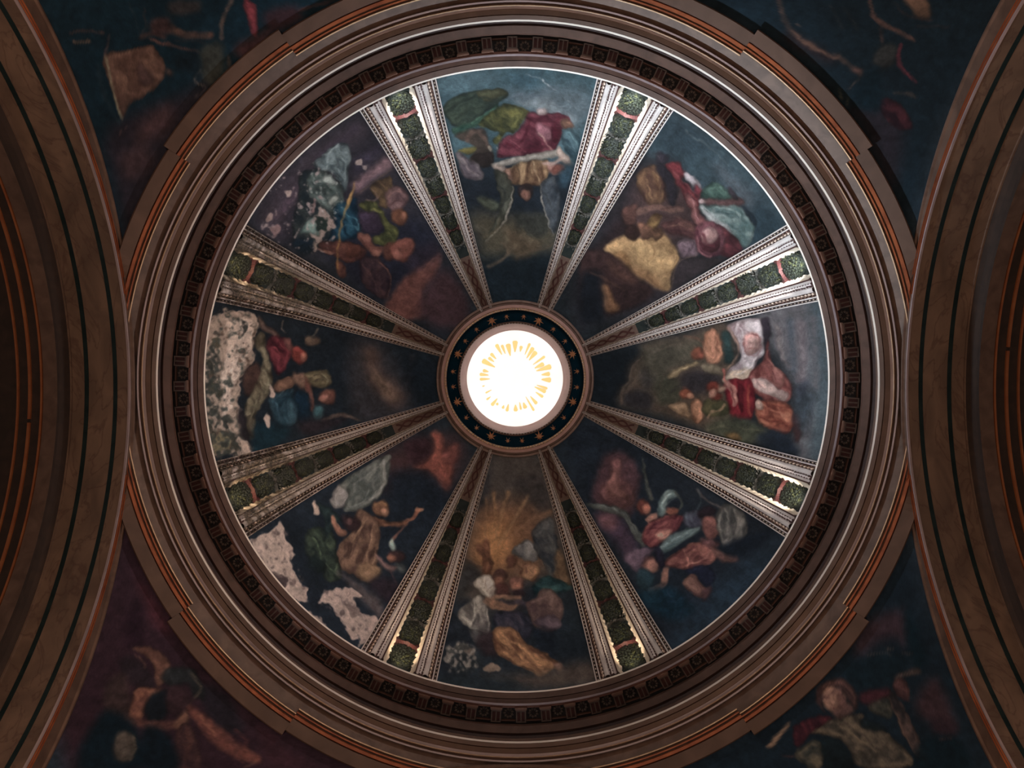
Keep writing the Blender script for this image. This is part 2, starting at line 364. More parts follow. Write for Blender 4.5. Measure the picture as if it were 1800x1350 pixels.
# ------------------------------------------------------------------ oculus ring with gilt stars, lantern
OC = empty('oculus_ring'); tag(OC, 'dark blue ring with gilt stars around the round top opening', 'ring')
revolve('outer_moulding', P((139, 38.0), (138, 37.75), (134.5, 37.75), (134, 37.85), (130.5, 37.72), (130, 37.65)), PLDK, 128, parent=OC)
revolve('pink_band', P((130, 37.65), (125, 37.62), (124.6, 37.56)), PINK, 128, parent=OC)
revolve('bead_ground', P((124.6, 37.56), (123.5, 37.62), (121, 37.62), (120.5, 37.68)), GOLD, 128, parent=OC)
revolve('blue_band', P((120.5, 37.68), (120.3, 37.85), (101, 37.95), (100.8, 37.85)), BLUE, 128, parent=OC)
revolve('inner_moulding', P((100.8, 37.85), (99.5, 37.80), (98.8, 37.86), (97.0, 37.82), (96.4, 37.9)), PLDK, 128, parent=OC)
revolve('reveal', P((96.4, 37.9), (95.8, 37.95), (88, 39.4), (85.2, 39.7), (84.5, 39.8)) + [(3.1, 39.85)], PINK, 96, parent=OC)
mb = MB()
for i in range(150):
    a = i * 2.4; c = polar(r2R(122.2, 37.6), a, 37.58); mb.octa(c, (.06, 0, 0), (0, .06, 0), (0, 0, .06))
o = link('bead_row', mb.me('bead_row', BEADG, True), OC); tag(o, kind='stuff')
mb = MB()
for i in range(120):
    a = i * 3; c = polar(r2R(98, 37.8), a, 37.8); mb.octa(c, (.03, 0, 0), (0, .03, 0), (0, 0, .04))
o = link('bead_row', mb.me('small_bead_row', BEADG, True), OC); tag(o, kind='stuff')
def star_mesh(R, n=8):
    mb = MB(); c = Vector((0, -r2R(110.6, 37.9), 37.90 + EYE)); top = c - Vector((0, 0, R * .28)); pts = []
    for i in range(2 * n):
        a = i * PI / n + .2; r = R * (1.0 if (i // 2) % 2 == 0 or n < 8 else .82) if i % 2 == 0 else R * .36
        pts.append(c + Vector((math.cos(a) * r, math.sin(a) * r, .03 if i % 2 == 0 else .03)))
    for i in range(2 * n): mb.add([top, pts[i], pts[(i + 1) % (2 * n)]], [(0, 1, 2)], 0)
    return mb.me('star', STARM)
s1, s2 = star_mesh(.36, 8), star_mesh(.215, 7)
for k in range(8):
    for d, me in ((22.5, s1), (-7.2, s2), (7.2, s2)):
        o = link('star', me, OC); o.rotation_euler.z = math.radians(45 * k + d + .8 * math.sin(k * 7 + d))
        if me is s1: o['label'] = 'large gilt star'
LN = empty('lantern_vault'); tag(LN, 'overexposed white lantern vault with gold sun rays above the opening', 'lantern')
revolve('lantern_drum', [(3.1, 39.85), (3.3, 43.2)], WHITE, 96, parent=LN)
revolve('vault', [(3.3, 43.2)] + [(3.3 * math.cos(math.radians(f)), 43.2 + 1.7 * math.sin(math.radians(f))) for f in (15, 30, 45, 60, 75, 90)], WHITE, 96, parent=LN, sm=True)
rng = random.Random(5)
mbr = []
for i in range(34):
    a = i * 360 / 34 + rng.uniform(-3, 3); r0 = rng.uniform(38, 48); r1 = rng.uniform(57, 67); wd = rng.uniform(2.0, 4.8)
    if 200 < a < 262: r0, wd = r0 + 6, wd * .7
    V = []
    for rr, ww in ((r0, .25), ((r0 + r1) / 2, .8), (r1 - 2, 1.0), (r1, .5)):
        Rr = rr / F * 44.6; Z = 43.2 + 1.7 * math.sqrt(max(0, 1 - (Rr / 3.3) ** 2)) - .03
        for s in (-1, 1): V.append(polar(Rr, a + s * ww * wd * 57.3 / 62, Z))
    mbr.append((V, [(0, 1, 3, 2), (2, 3, 5, 4), (4, 5, 7, 6)]))
for V, Fc in mbr:
    link('sun_ray', mesh('sun_ray', V, Fc, RAYM), LN)
# ------------------------------------------------------------------ paired ribs with garlands between them
def phi_of_r(r):
    lo, hi = 0.0, 75.0
    for _ in range(40):
        m = (lo + hi) / 2; f = math.radians(m)
        if F * RB * math.cos(f) / (ZB + HB * math.sin(f)) > r: lo = m
        else: hi = m
    return lo
WSC = lambda phi: 1.0 - 0.225 * phi / 70.0
def dp(s, phi, h): return dome_pt(s * WSC(phi), phi, h)
RS = [560 - i * (560 - 127) / 60 for i in range(61)]
PH = [phi_of_r(r) for r in RS]
def strip(name, prof, m, parent, side, PHs=PH, hs=1.0):
    V = []; k = len(prof)
    for phi in PHs:
        sc = 1.0 - 0.35 * phi / 70
        for s, h in prof: V.append(dp(side * s, phi, h * sc))
    Fc = [(i * k + q, i * k + q + 1, (i + 1) * k + q + 1, (i + 1) * k + q) for i in range(len(PHs) - 1) for q in range(k - 1)]
    return link(name, mesh(name, V, Fc, m), parent)
def make_rib(side, pair):
    R_ = empty('rib', parent=pair); rg = random.Random(11 + side)
    strip('outer_fillet', [(7.75, -.02), (7.72, .12), (7.50, .13), (7.48, .06)], PLAST, R_, side)
    strip('bead_channel', [(7.50, .06), (6.98, .06)], DARKUM, R_, side)
    strip('inner_fillet', [(7.0, .05), (6.98, .17), (6.72, .18), (6.68, .08)], PLAST, R_, side)
    strip('bead_ground', [(6.72, .08), (6.45, .05), (6.1, .12), (5.85, .22), (5.82, .28)], DKBR, R_, side)
    strip('smooth_torus', [(5.84, .26), (5.7, .32), (5.35, .35), (4.95, .33), (4.80, .28)], PLAST, R_, side)
    strip('leaf_ground', [(4.80, .28), (4.45, .22), (3.98, .26)], DKBR, R_, side)
    strip('fine_fillet', [(4.0, .24), (3.98, .31), (3.82, .31), (3.80, .27), (3.68, .27), (3.66, .31), (3.54, .31), (3.52, .27)], PLAST, R_, side)
    strip('bead_line', [(3.54, .27), (3.2, .30)], DKBR, R_, side)
    # gilded jagged leaf edge on the cheek facing the garland
    V = []; n = 190
    for i in range(n + 1):
        r = 560 - i * (560 - 150) / n; phi = phi_of_r(r); t = i / n
        sc = 1.0 - 0.35 * phi / 70
        V.append(dp(side * 3.22, phi, .33 * sc)); V.append(dp(side * 3.18, phi, .36 * sc))
        V.append(dp(side * (2.80 + .2 * t), phi, (.14 + .13 * (i % 5) / 4) * sc))
        tooth = [0.0, .10, .22, .30, .05][i % 5] * rg.uniform(.5, 1.4)
        V.append(dp(side * (2.52 + .35 * t - tooth * (1 - t * .6)), phi, (.02 + .14 * (i % 5) / 4) * sc))
    o = link('leaf_crest', mesh('leaf_crest', V, [(i * 4 + q, i * 4 + q + 1, (i + 1) * 4 + q + 1, (i + 1) * 4 + q) for i in range(n) for q in range(3)], CREST), R_)
    # row of gilt beads, row of tiny beads, row of small carved leaves
    mb = MB(); mt = MB(); ml = MB()
    nb = 63
    for i in range(nb):
        r = 553 - i * (553 - 132) / (nb - 1); phi = phi_of_r(r); p2 = phi_of_r(r - 2.9); sc = 1 - .35 * phi / 70
        c = dp(side * 6.12, phi, .20 * sc); u = (dp(side * 6.12, p2, .20 * sc) - c) * .80; v = (dp(side * 6.47, phi, .17 * sc) - c); wv = (dp(side * 6.12, phi, .30 * sc) - c)
        mb.octa(c, u, v * .95, wv * .9)
        c2 = dp(side * 6.45, phi, .10 * sc); mb.octa(c2, u * .7, v * 1.1, wv * .5, 1)
        c = dp(side * 7.24, phi, .11 * sc); v = dp(side * 7.40, phi, .11 * sc) - c
        mt.octa(c, u * .62, v, wv * .5)
    nl = 84
    for i in range(nl):
        r = 556 - i * (556 - 132) / (nl - 1); phi = phi_of_r(r); p2 = phi_of_r(r - 4.2); p3 = phi_of_r(r + 1.6); sc = 1 - .35 * phi / 70
        j = rg.uniform(-.08, .08)
        a = dp(side * (4.00), phi, .28 * sc); b = dp(side * (4.42 + j), p2, .34 * sc); c = dp(side * 4.86, p2, .30 * sc); d = dp(side * (4.5 + j), p3, .27 * sc)
        ml.add([a, b, d], [(0, 1, 2)], 0)
        a2 = dp(side * 4.80, phi, .31 * sc); b2 = dp(side * (4.62 + j), p2, .30 * sc); d2 = dp(side * 4.80, phi_of_r(r - 3), .31 * sc)
        ml.add([a2, b2, d2], [(0, 1, 2)], 0)
    for n_, m_, ms in (('bead_row', mb, [BEADG, BEADD]), ('small_bead_row', mt, [TINYB]), ('leaf_row', ml, [PLAST])):
        o = link(n_, m_.me(n_, ms, n_ != 'leaf_row'), R_); tag(o, kind='stuff')
    return R_
DKBR = damp_mat('dark_red_umber', (0.06, 0.026, 0.024), (0.10, 0.045, 0.04))
BEADD = damp_mat('bronze_spindle', (0.26, 0.15, 0.12), (0.36, 0.22, 0.18), 0.4, 0.3)
TINYB = damp_mat('pale_gilt_beads', (0.75, 0.62, 0.52), (0.82, 0.70, 0.62), 0.35, 0.2)
def leaf(mb, s, phi, L, W, ang, h, mi):
    """one folded laurel leaf lying on the dome: base at (s,phi), pointing ang degrees from up"""
    ca, sa = math.cos(ang), math.sin(ang); a = lambda ds, dq, hh: dp(s + ds, phi + dq, hh)
    b = a(0, 0, h); t = a(L * sa, L * ca * 1.0, h + .03)
    mid = a(L * .5 * sa, L * .5 * ca, h + .05); l = a(L * .5 * sa - W * ca, L * .5 * ca + W * sa * .8, h + .05); r = a(L * .5 * sa + W * ca, L * .5 * ca - W * sa * .8, h + .05)
    mb.add([b, l, t, r, mid], [(0, 1, 4), (1, 2, 4), (2, 3, 4), (3, 0, 4)], mi)
def make_pair():
    G = empty('rib_pair')
    for side in (-1, 1): make_rib(side, G)
    gl = empty('garland', parent=G); rg = random.Random(3)
    strip('garland_ground', [(-3.1, .02), (3.1, .02)], GROUND, gl, 1, PHs=[phi_of_r(r) for r in (560, 500, 440, 380, 320, 270, 232)])
    strip('upper_panel', [(-3.1, .03), (3.1, .03)], UPPAN, gl, 1, PHs=[phi_of_r(r) for r in (232, 200, 170, 127)])
    edges = []; r = 552.0; L = 42.0
    while r - L > 232 and len(edges) < 10:
        edges.append((r, r - L)); r -= L + 3.5; L *= .935
    for bi, (ra, rb) in enumerate(edges):
        mb = MB(); p0, p1 = phi_of_r(ra), phi_of_r(rb); dphi = p1 - p0; rows = 13
        for q in range(rows):
            t = (q + .5) / rows; half = 2.3 * math.sqrt(max(0.05, 1 - (2 * t - 1) ** 2 * .62))
            n = 9
            for i in range(n):
                s = -half + 2 * half * (i + (.5 if q % 2 else 0.2)) / n + rg.uniform(-.12, .12)
                if abs(s) > half: continue
                bul = (.24 if bi else .10) * math.sqrt(max(0, 1 - (s / 2.8) ** 2)) * math.sqrt(max(.1, 1 - (2 * t - 1) ** 2))
                leaf(mb, s, p0 + t * dphi * .92, dphi * .15 * rg.uniform(.8, 1.2), .26, (s / half) * -.9 * (1 if bi % 2 else -1) + rg.uniform(-.5, .5), bul + rg.uniform(0, .03), 0 if rg.random() < .75 else 1)
        # rounded body under the leaves
        V = []; nu, nv = 10, 8
        for a in range(nu + 1):
            t = a / nu
            for b in range(nv + 1):
                u = -1 + 2 * b / nv; half = 2.4 * math.sqrt(max(0.02, 1 - (2 * t - 1) ** 2 * .7))
                V.append(dp(u * half, p0 + t * dphi, .02 + (.22 if bi else .09) * math.sqrt(max(0, 1 - u * u)) * math.sqrt(max(0, 1 - (2 * t - 1) ** 2))))
        mb.add(V, [(a * (nv + 1) + b, a * (nv + 1) + b + 1, (a + 1) * (nv + 1) + b + 1, (a + 1) * (nv + 1) + b) for a in range(nu) for b in range(nv)], 0)
        link('laurel_bunch', mb.me('laurel_bunch', [LEAFG, LEAFY]), gl)
        # tie above the bunch: alternately red and grey ribbon
        red = bi % 2 == 0; nxt = edges[bi + 1][0] if bi + 1 < len(edges) else rb - 4
        pm = phi_of_r((rb + nxt) / 2); e0 = phi_of_r(rb + 9); e1 = phi_of_r(nxt - 9 * (.94 ** bi))
        tb = MB(); n = 12; V = []
        for i in range(n + 1):
            u = -1 + 2 * i / n; sp = (abs(u) ** 1.6) * (1.0 if red else .35) + .16; wob = .06 * math.sin(i * 2.3)
            V.append(dp(u * 2.95, pm + (e0 - pm) * sp, .06)); V.append(dp(u * 2.95, pm + wob, .12 + .10 * (1 - abs(u)))); V.append(dp(u * 2.95, pm + (e1 - pm) * sp, .06))
        tb.add(V, [(i * 3 + q, i * 3 + q + 1, (i + 1) * 3 + q + 1, (i + 1) * 3 + q) for i in range(n) for q in range(2)], 0)
        if not red:
            for i in range(10):
                leaf(tb, -2.3 + i * .5, pm + rg.uniform(-.6, .4), rg.uniform(.5, 1.2), .25, rg.uniform(-1.2, 1.2), .16, 0)
        link('ribbon_tie', tb.me('ribbon_tie', [REDRIB if red else GREYRIB]), gl)
    # twisted red band on the upper panel
    for sg in (-1, 1):
        V = []; n = 48
        for i in range(n + 1):
            rr = 226 - i * (226 - 136) / n; ph = phi_of_r(rr); s = sg * 1.5 * math.cos(i / n * PI * 4.5)
            for e in (-.55, .55): V.append(dp(s + e, ph, .07 + .03 * sg * math.sin(i / n * PI * 4.5)))
        link('twisted_band', mesh('twisted_band', V, [(2 * i, 2 * i + 1, 2 * i + 3, 2 * i + 2) for i in range(n)], REDUM), gl)
    return G
LEAFY = mat('yellow_green_leaf', (0.020, 0.026, 0.010), 0.6, col2=(0.036, 0.042, 0.017), scale=5)
UPPAN = mat('brown_upper_panel', (0.13, 0.085, 0.07), 0.8, col2=(0.18, 0.12, 0.10), scale=3)
PL = {22.5: 'pair of bright white ribs right of the top painting, green laurel garland between',
      67.5: 'pair of very bright ribs on the upper right with laurel garland and red ties',
      112.5: 'pair of ribs on the lower right, pale, with gilded leaf edge and laurel garland',
      157.5: 'pair of dim ribs right of the cross painting with warm gilded garland edge',
      202.5: 'pair of dim ribs left of the cross painting with warm gilded garland edge',
      247.5: 'pair of damp-stained ribs on the lower left beside the bare plaster patches',
      292.5: 'pair of damp-stained brown ribs on the upper left with flaking garland',
      337.5: 'pair of bright white ribs left of the top painting, green laurel garland between'}
P0 = make_pair()
for i, a in enumerate(PL):
    G = P0 if i == 0 else copy_tree(P0)
    G.rotation_euler.z = math.radians(a); tag(G, PL[a], 'rib pair', 'paired ribs of the dome')
# ------------------------------------------------------------------ frescoes
def image_px(p):
    """plan position of a point as drawn on the painters' cartoon (read from the middle of the floor)"""
    x, y, z = p[..., 0] - VIEWPOINT[0], p[..., 1] - VIEWPOINT[1], p[..., 2] - VIEWPOINT[2]
    c, s = math.cos(TILT), math.sin(TILT)
    zz = z * c + y * s; yy = y * c - z * s
    return 900 + F * x / zz, 675 + F * yy / zz
def sample(img, u, v):
    u = np.clip(u - X0, 0, img.shape[1] - 1.01); v = np.clip(v - Y0, 0, img.shape[0] - 1.01)
    i, j = u.astype(int), v.astype(int); a, b = (u - i)[:, None], (v - j)[:, None]
    return img[j, i] * (1 - a) * (1 - b) + img[j, i + 1] * a * (1 - b) + img[j + 1, i] * (1 - a) * b + img[j + 1, i + 1] * a * b
def painted(name, V, Fc, img):
    me = bpy.data.meshes.new(name); me.from_pydata(V.tolist(), [], Fc.tolist()); me.materials.append(FRES)
    u, v = image_px(V); c = np.ones((len(V), 4), np.float32); c[:, :3] = sample(img, u, v)  # each vertex takes the canvas colour at its image pixel
    at = me.color_attributes.new('paint', 'FLOAT_COLOR', 'POINT'); at.data.foreach_set('color', c.ravel())
    smooth(me); me.update(); return link(name, me)
def grid_faces(n, m):
    i, j = np.meshgrid(np.arange(n - 1), np.arange(m - 1), indexing='ij'); b = (i * m + j).ravel()
    return np.stack([b, b + 1, b + m + 1, b + m], 1)
FL = {0: 'top painting of a tumbling red and yellow robed figure over a winged angel',
      45: 'painting of cloaked figures around a red banner before a golden cloud',
      90: 'painting of an angel raising a white cloth above a red robed figure',
      135: 'dark painting of winged angels lying across blue clouds on the lower right',
      180: 'painting of a kneeling figure holding a wooden cross before golden light',
      225: 'painting of a torch bearing angel with large bare plaster patches below',
      270: 'painting half lost to pale bare plaster, with a seated blue robed figure',
      315: 'flaking painting of green and blue robed figures with a yellow banner pole'}
def build_frescoes(img):
    rr = np.arange(553, 129, -1.45); ph = np.array([phi_of_r(r) for r in rr]); f = np.radians(ph)
    for a0, lab in FL.items():
        n = 200; t = np.linspace(-1, 1, n)
        half = 22.5 - 7.55 * (1 - .225 * ph / 70)          # up to the ribs on either side
        A = np.radians(a0 + half[:, None] * t[None, :]); R = (RB * np.cos(f))[:, None]; Z = (ZB + HB * np.sin(f))[:, None] + EYE + 0 * A
        V = np.stack([R * np.sin(A), -R * np.cos(A), Z], -1).reshape(-1, 3)
        o = painted('dome_fresco', V, grid_faces(len(rr), n), img); tag(o, lab, 'fresco', 'frescoes of the dome')
    PLB = {45: 'upper right pendentive painting of a bearded figure, very dark', 135: 'lower right pendentive painting of a young scribe with a book and quill',
           225: 'lower left pendentive painting of a bare armed figure beside an animal', 315: 'upper left pendentive painting of a figure over an open book'}
    zs = np.concatenate([np.arange(19.25, 15.2, -0.035), np.arange(15.2, AZ - .01, -0.46), [AZ]])
    for a0, lab in PLB.items():
        n = 190; t = np.linspace(-1, 1, n)
        ts = np.radians(np.linspace(0, 90, 400)); q = np.array([rim(t_) for t_ in ts]); zz_ = AZ + q * np.cos(ts); yy_ = q * np.sin(ts)
        Y1 = np.interp(-zs, -zz_, yy_); R = np.hypot(AX, Y1)
        half = 45 - np.degrees(np.arcsin(np.clip(Y1 / R, 0, .7071)))
        half = np.maximum(half, .2)
        A = np.radians(a0 + half[:, None] * t[None, :]); Z = zs[:, None] + EYE + 0 * A
        V = np.stack([R[:, None] * np.sin(A), -R[:, None] * np.cos(A), Z], -1).reshape(-1, 3)
        o = painted('pendentive_fresco', V, grid_faces(len(zs), n), img); tag(o, lab, 'fresco', 'frescoes of the pendentives')
X0, Y0 = -60, -60
# ------------------------------------------------------------------ fresco canvas in image pixel coordinates: colours laid on in layers with a soft brush
W_, H_ = 1920, 1470
_rs = np.random.RandomState(4)
_tab = _rs.rand(256, 256).astype(np.float32)
def vnoise(x, y):
    xi, yi = np.floor(x).astype(int), np.floor(y).astype(int); a, b = x - xi, y - yi; a = a * a * (3 - 2 * a); b = b * b * (3 - 2 * b)
    t = lambda i, j: _tab[j & 255, i & 255]
    return (t(xi, yi) * (1 - a) + t(xi + 1, yi) * a) * (1 - b) + (t(xi, yi + 1) * (1 - a) + t(xi + 1, yi + 1) * a) * b
def fbm(x, y, o=4):
    s = 0; am = .5; tt = 0
    for k in range(o): s = s + am * vnoise(x * 2 ** k + 17 * k, y * 2 ** k + 31 * k); tt += am; am *= .55
    return s / tt
YY, XX = np.mgrid[0:H_, 0:W_].astype(np.float32); XX += X0; YY += Y0
NA = fbm(XX / 9, YY / 9, 4) - .5; NB = fbm(XX / 9 + 90, YY / 9 + 50, 4) - .5
NC = fbm(XX / 19 + 5, YY / 19 + 9, 4) - .5
WXX = XX + NA * 6 + NC * 6; WYY = YY + NB * 6 - NC * 6                      # a slightly trembling hand
def spline(pts, closed, k=4):
    n = len(pts); out = []
    for i in range(n if closed else n - 1):
        g = (lambda j: pts[j % n]) if closed else (lambda j: pts[min(max(j, 0), n - 1)])
        p0, p1, p2, p3 = g(i - 1), g(i), g(i + 1), g(i + 2)
        for q in range(k):
            t = q / k; t2, t3 = t * t, t * t * t
            out.append(.5 * ((2 * p1) + (-p0 + p2) * t + (2 * p0 - 5 * p1 + 4 * p2 - p3) * t2 + (-p0 + 3 * p1 - 3 * p2 + p3) * t3))
    if not closed: out.append(pts[-1])
    return np.array(out)
def window(P_, pad):
    x0, y0 = np.floor(P_.min(0) - pad - 5 - [X0, Y0]).astype(int); x1, y1 = np.ceil(P_.max(0) + pad + 5 - [X0, Y0]).astype(int)
    x0, y0 = max(0, x0), max(0, y0); x1, y1 = min(W_, x1), min(H_, y1)
    return slice(y0, max(y1, y0 + 1)), slice(x0, max(x1, x0 + 1))
def segdist(P_, x, y, closed, wid=None):
    """distance to the outline and whether inside; with wid, distance minus the local half width"""
    n = len(P_); best = np.full(x.shape, 1e9, np.float32); ins = np.zeros(x.shape, bool)
    for i in range(n if closed else n - 1):
        ax, ay = P_[i]; bx, by = P_[(i + 1) % n]; dx, dy = bx - ax, by - ay; L = dx * dx + dy * dy + 1e-9
        t = np.clip(((x - ax) * dx + (y - ay) * dy) / L, 0, 1); d = np.hypot(x - ax - t * dx, y - ay - t * dy)
        if wid is not None: d = d - (wid[i] + (wid[min(i + 1, n - 1)] - wid[i]) * t)
        best = np.minimum(best, d)
        if closed:
            c = (ay > y) != (by > y)
            if c.any(): ins ^= c & (x < (dx * (y - ay) / (dy + 1e-12) + ax))
    return best, ins
CAN = np.zeros((H_, W_, 3), np.float32)
TR_ = [0, 0, 1.0]
def col(s): return np.array([float(v) for v in s.split(',')], np.float32)
def put(sl, m, c):
    m = m * 0.93; CAN[sl] = CAN[sl] * (1 - m[..., None]) + c * m[..., None]
def paint(spec):
    ox, oy, sc = TR_
    for line in spec.strip().split('\n'):
        w_ = line.split()
        if not w_ or w_[0].startswith('#'): continue
        k = w_[0]
        if k == 'Z': TR_[:] = [float(w_[1]), float(w_[2]), float(w_[3])]; ox, oy, sc = TR_; continue
        if k == 'M': soft, thr, scl, c, pts = 1.0, float(w_[1]), float(w_[2]), col(w_[3]), w_[4:]
        elif k in 'FN': soft, c, pts = float(w_[1]), col(w_[2]), w_[3:]
        elif k == 'D': ang, c, c2, pts = float(w_[1]), col(w_[2]), col(w_[3]), w_[4:]; soft = 1.8
        elif k == 'S': wd, soft, c, pts = [float(v) for v in w_[1].split(',')], float(w_[2]), col(w_[3]), w_[4:]
        elif k == 'E': soft, c, pts = float(w_[1]), col(w_[2]), w_[3:]
        P_ = np.array([[float(v) for v in p.split(',')] for p in pts if ',' in p])
        if k == 'E':      # centre, radii, turn in degrees
            (cx, cy), (rx, ry) = P_[0], P_[1]; a = math.radians(float(pts[2]) if len(pts) > 2 else 0)
            q = np.arange(12) * PI / 6; ex, ey = rx * np.cos(q), ry * np.sin(q)
            P_ = np.stack([cx + ex * math.cos(a) - ey * math.sin(a), cy + ex * math.sin(a) + ey * math.cos(a)], 1)
        P_ = P_ / sc + [ox, oy]
        if k == 'S':
            C_ = spline(P_, False, 5); wid = np.interp(np.linspace(0, 1, len(C_)), np.linspace(0, 1, max(2, len(wd))), wd if len(wd) > 1 else wd * 2) / sc / 2
            sl = window(C_, soft * 2 + wid.max()); d, _ = segdist(C_, WXX[sl], WYY[sl], False, wid)
            m = np.clip(.5 - d / max(soft, 1.2), 0, 1); m = m * (.74 + .7 * NB[sl] + .4 * NC[sl]).clip(0, 1); put(sl, m, c); continue
        C_ = spline(P_, True, 4) if k != 'N' else P_
        sl = window(C_, soft * 2 + 6); x, y = (WXX[sl], WYY[sl]); d, ins = segdist(C_, x, y, True); sd = np.where(ins, -d, d)
        if k == 'M':      # scattered specks of mould or leftover paint
            n1 = fbm(XX[sl] / scl + 3, YY[sl] / (scl * 1.3) + c[0], 4); put(sl, np.clip((n1 - thr) * 14, 0, 1) * np.clip(.5 - sd / 6, 0, 1), c * (1 + .5 * NB[sl])[..., None]); continue
        if k == 'N':      # flaked patch with a torn edge
            n1 = fbm(XX[sl] / 5 + 7, YY[sl] / 5, 4) - .5; sd = sd + n1 * 26 * soft
            m = np.clip(.5 - sd / 1.2, 0, 1); sp = fbm(XX[sl] / 2.6, YY[sl] / 3.4 + 40, 3)
            put(sl, m, c * np.array([1.04, 1.0, .96], np.float32) * (0.92 + .25 * (fbm(XX[sl] / 14, YY[sl] / 14, 3)[..., None] - .5) + .12 * (sp[..., None] - .5))); continue
        m = np.clip(.5 - sd / (2 * max(soft, .7)), 0, 1); m = m * m * (3 - 2 * m)
        if k == 'D':
            a = math.radians(ang); u = XX[sl] * math.cos(a) + YY[sl] * math.sin(a); v = -XX[sl] * math.sin(a) + YY[sl] * math.cos(a)
            bend = 26 * (fbm(XX[sl] / 24 + c[0], YY[sl] / 24 + c2[1], 2) - .5); c = c * .94
            f = .6 * fbm(u / 30 + c[1], (v + bend) / 7.5 + c2[0], 3) + .4 * fbm(XX[sl] / 15 + c[0], YY[sl] / 15 + c[1], 3); f = np.clip((f - .34) / .36, 0, 1)[..., None]
            cc = c * (1 - f) + c2 * f; edge = np.clip(-sd / 6, 0, 1)[..., None]; put(sl, m, cc * (.66 + .34 * edge))
        else:
            edge = np.clip(-sd / 5, 0, 1) if soft < 7 else 1.0
            ctr = C_.mean(0); sz = max(4.0, float(np.ptp(C_, 0).max())); form = 1 - np.clip(((x - ctr[0]) * .35 + (y - ctr[1]) * .65) / sz, -.5, .5) * (.55 if 1 < soft < 7 else 0)
            put(sl, m, c * form[..., None] * ((1 + .35 * NB[sl] + .35 * NC[sl]) * (.74 + .26 * edge))[..., None] if soft < 12 else c * (1 + .42 * NC[sl] + .1 * NB[sl])[..., None])

def brushwork(C):
    """drag the paint along the forms, leaving streaks of the brush"""
    L = C.mean(-1)
    for _ in range(3): L = (L + np.roll(L, 2, 0) + np.roll(L, -2, 0) + np.roll(L, 2, 1) + np.roll(L, -2, 1)) / 5
    gy, gx = np.gradient(L); fx, fy = -gy + 1.2 * (NC + .35), gx + 1.2 * (NC * 1.5 + .15); n = np.hypot(fx, fy) + 1e-3; fx, fy = fx / n, fy / n
    jj, ii = np.mgrid[0:H_, 0:W_]; N0 = np.random.RandomState(9).rand(H_, W_).astype(np.float32)
    acc = np.zeros_like(C); na = np.zeros_like(N0); tot = 0
    for sg in (-1, 1):
        px, py = ii.astype(np.float32), jj.astype(np.float32)
        for q in range(6):
            a, b = np.clip(py, 0, H_ - 1).astype(int), np.clip(px, 0, W_ - 1).astype(int)
            na += N0[a, b]
            if q < 4: acc += C[a, b]; tot += 1
            px = px + sg * fx[a, b]; py = py + sg * fy[a, b]
    na = na / 12; na = (na - na.mean()) / na.std()
    return (acc / tot) * (1 + .05 * na + .22 * NB)[..., None]
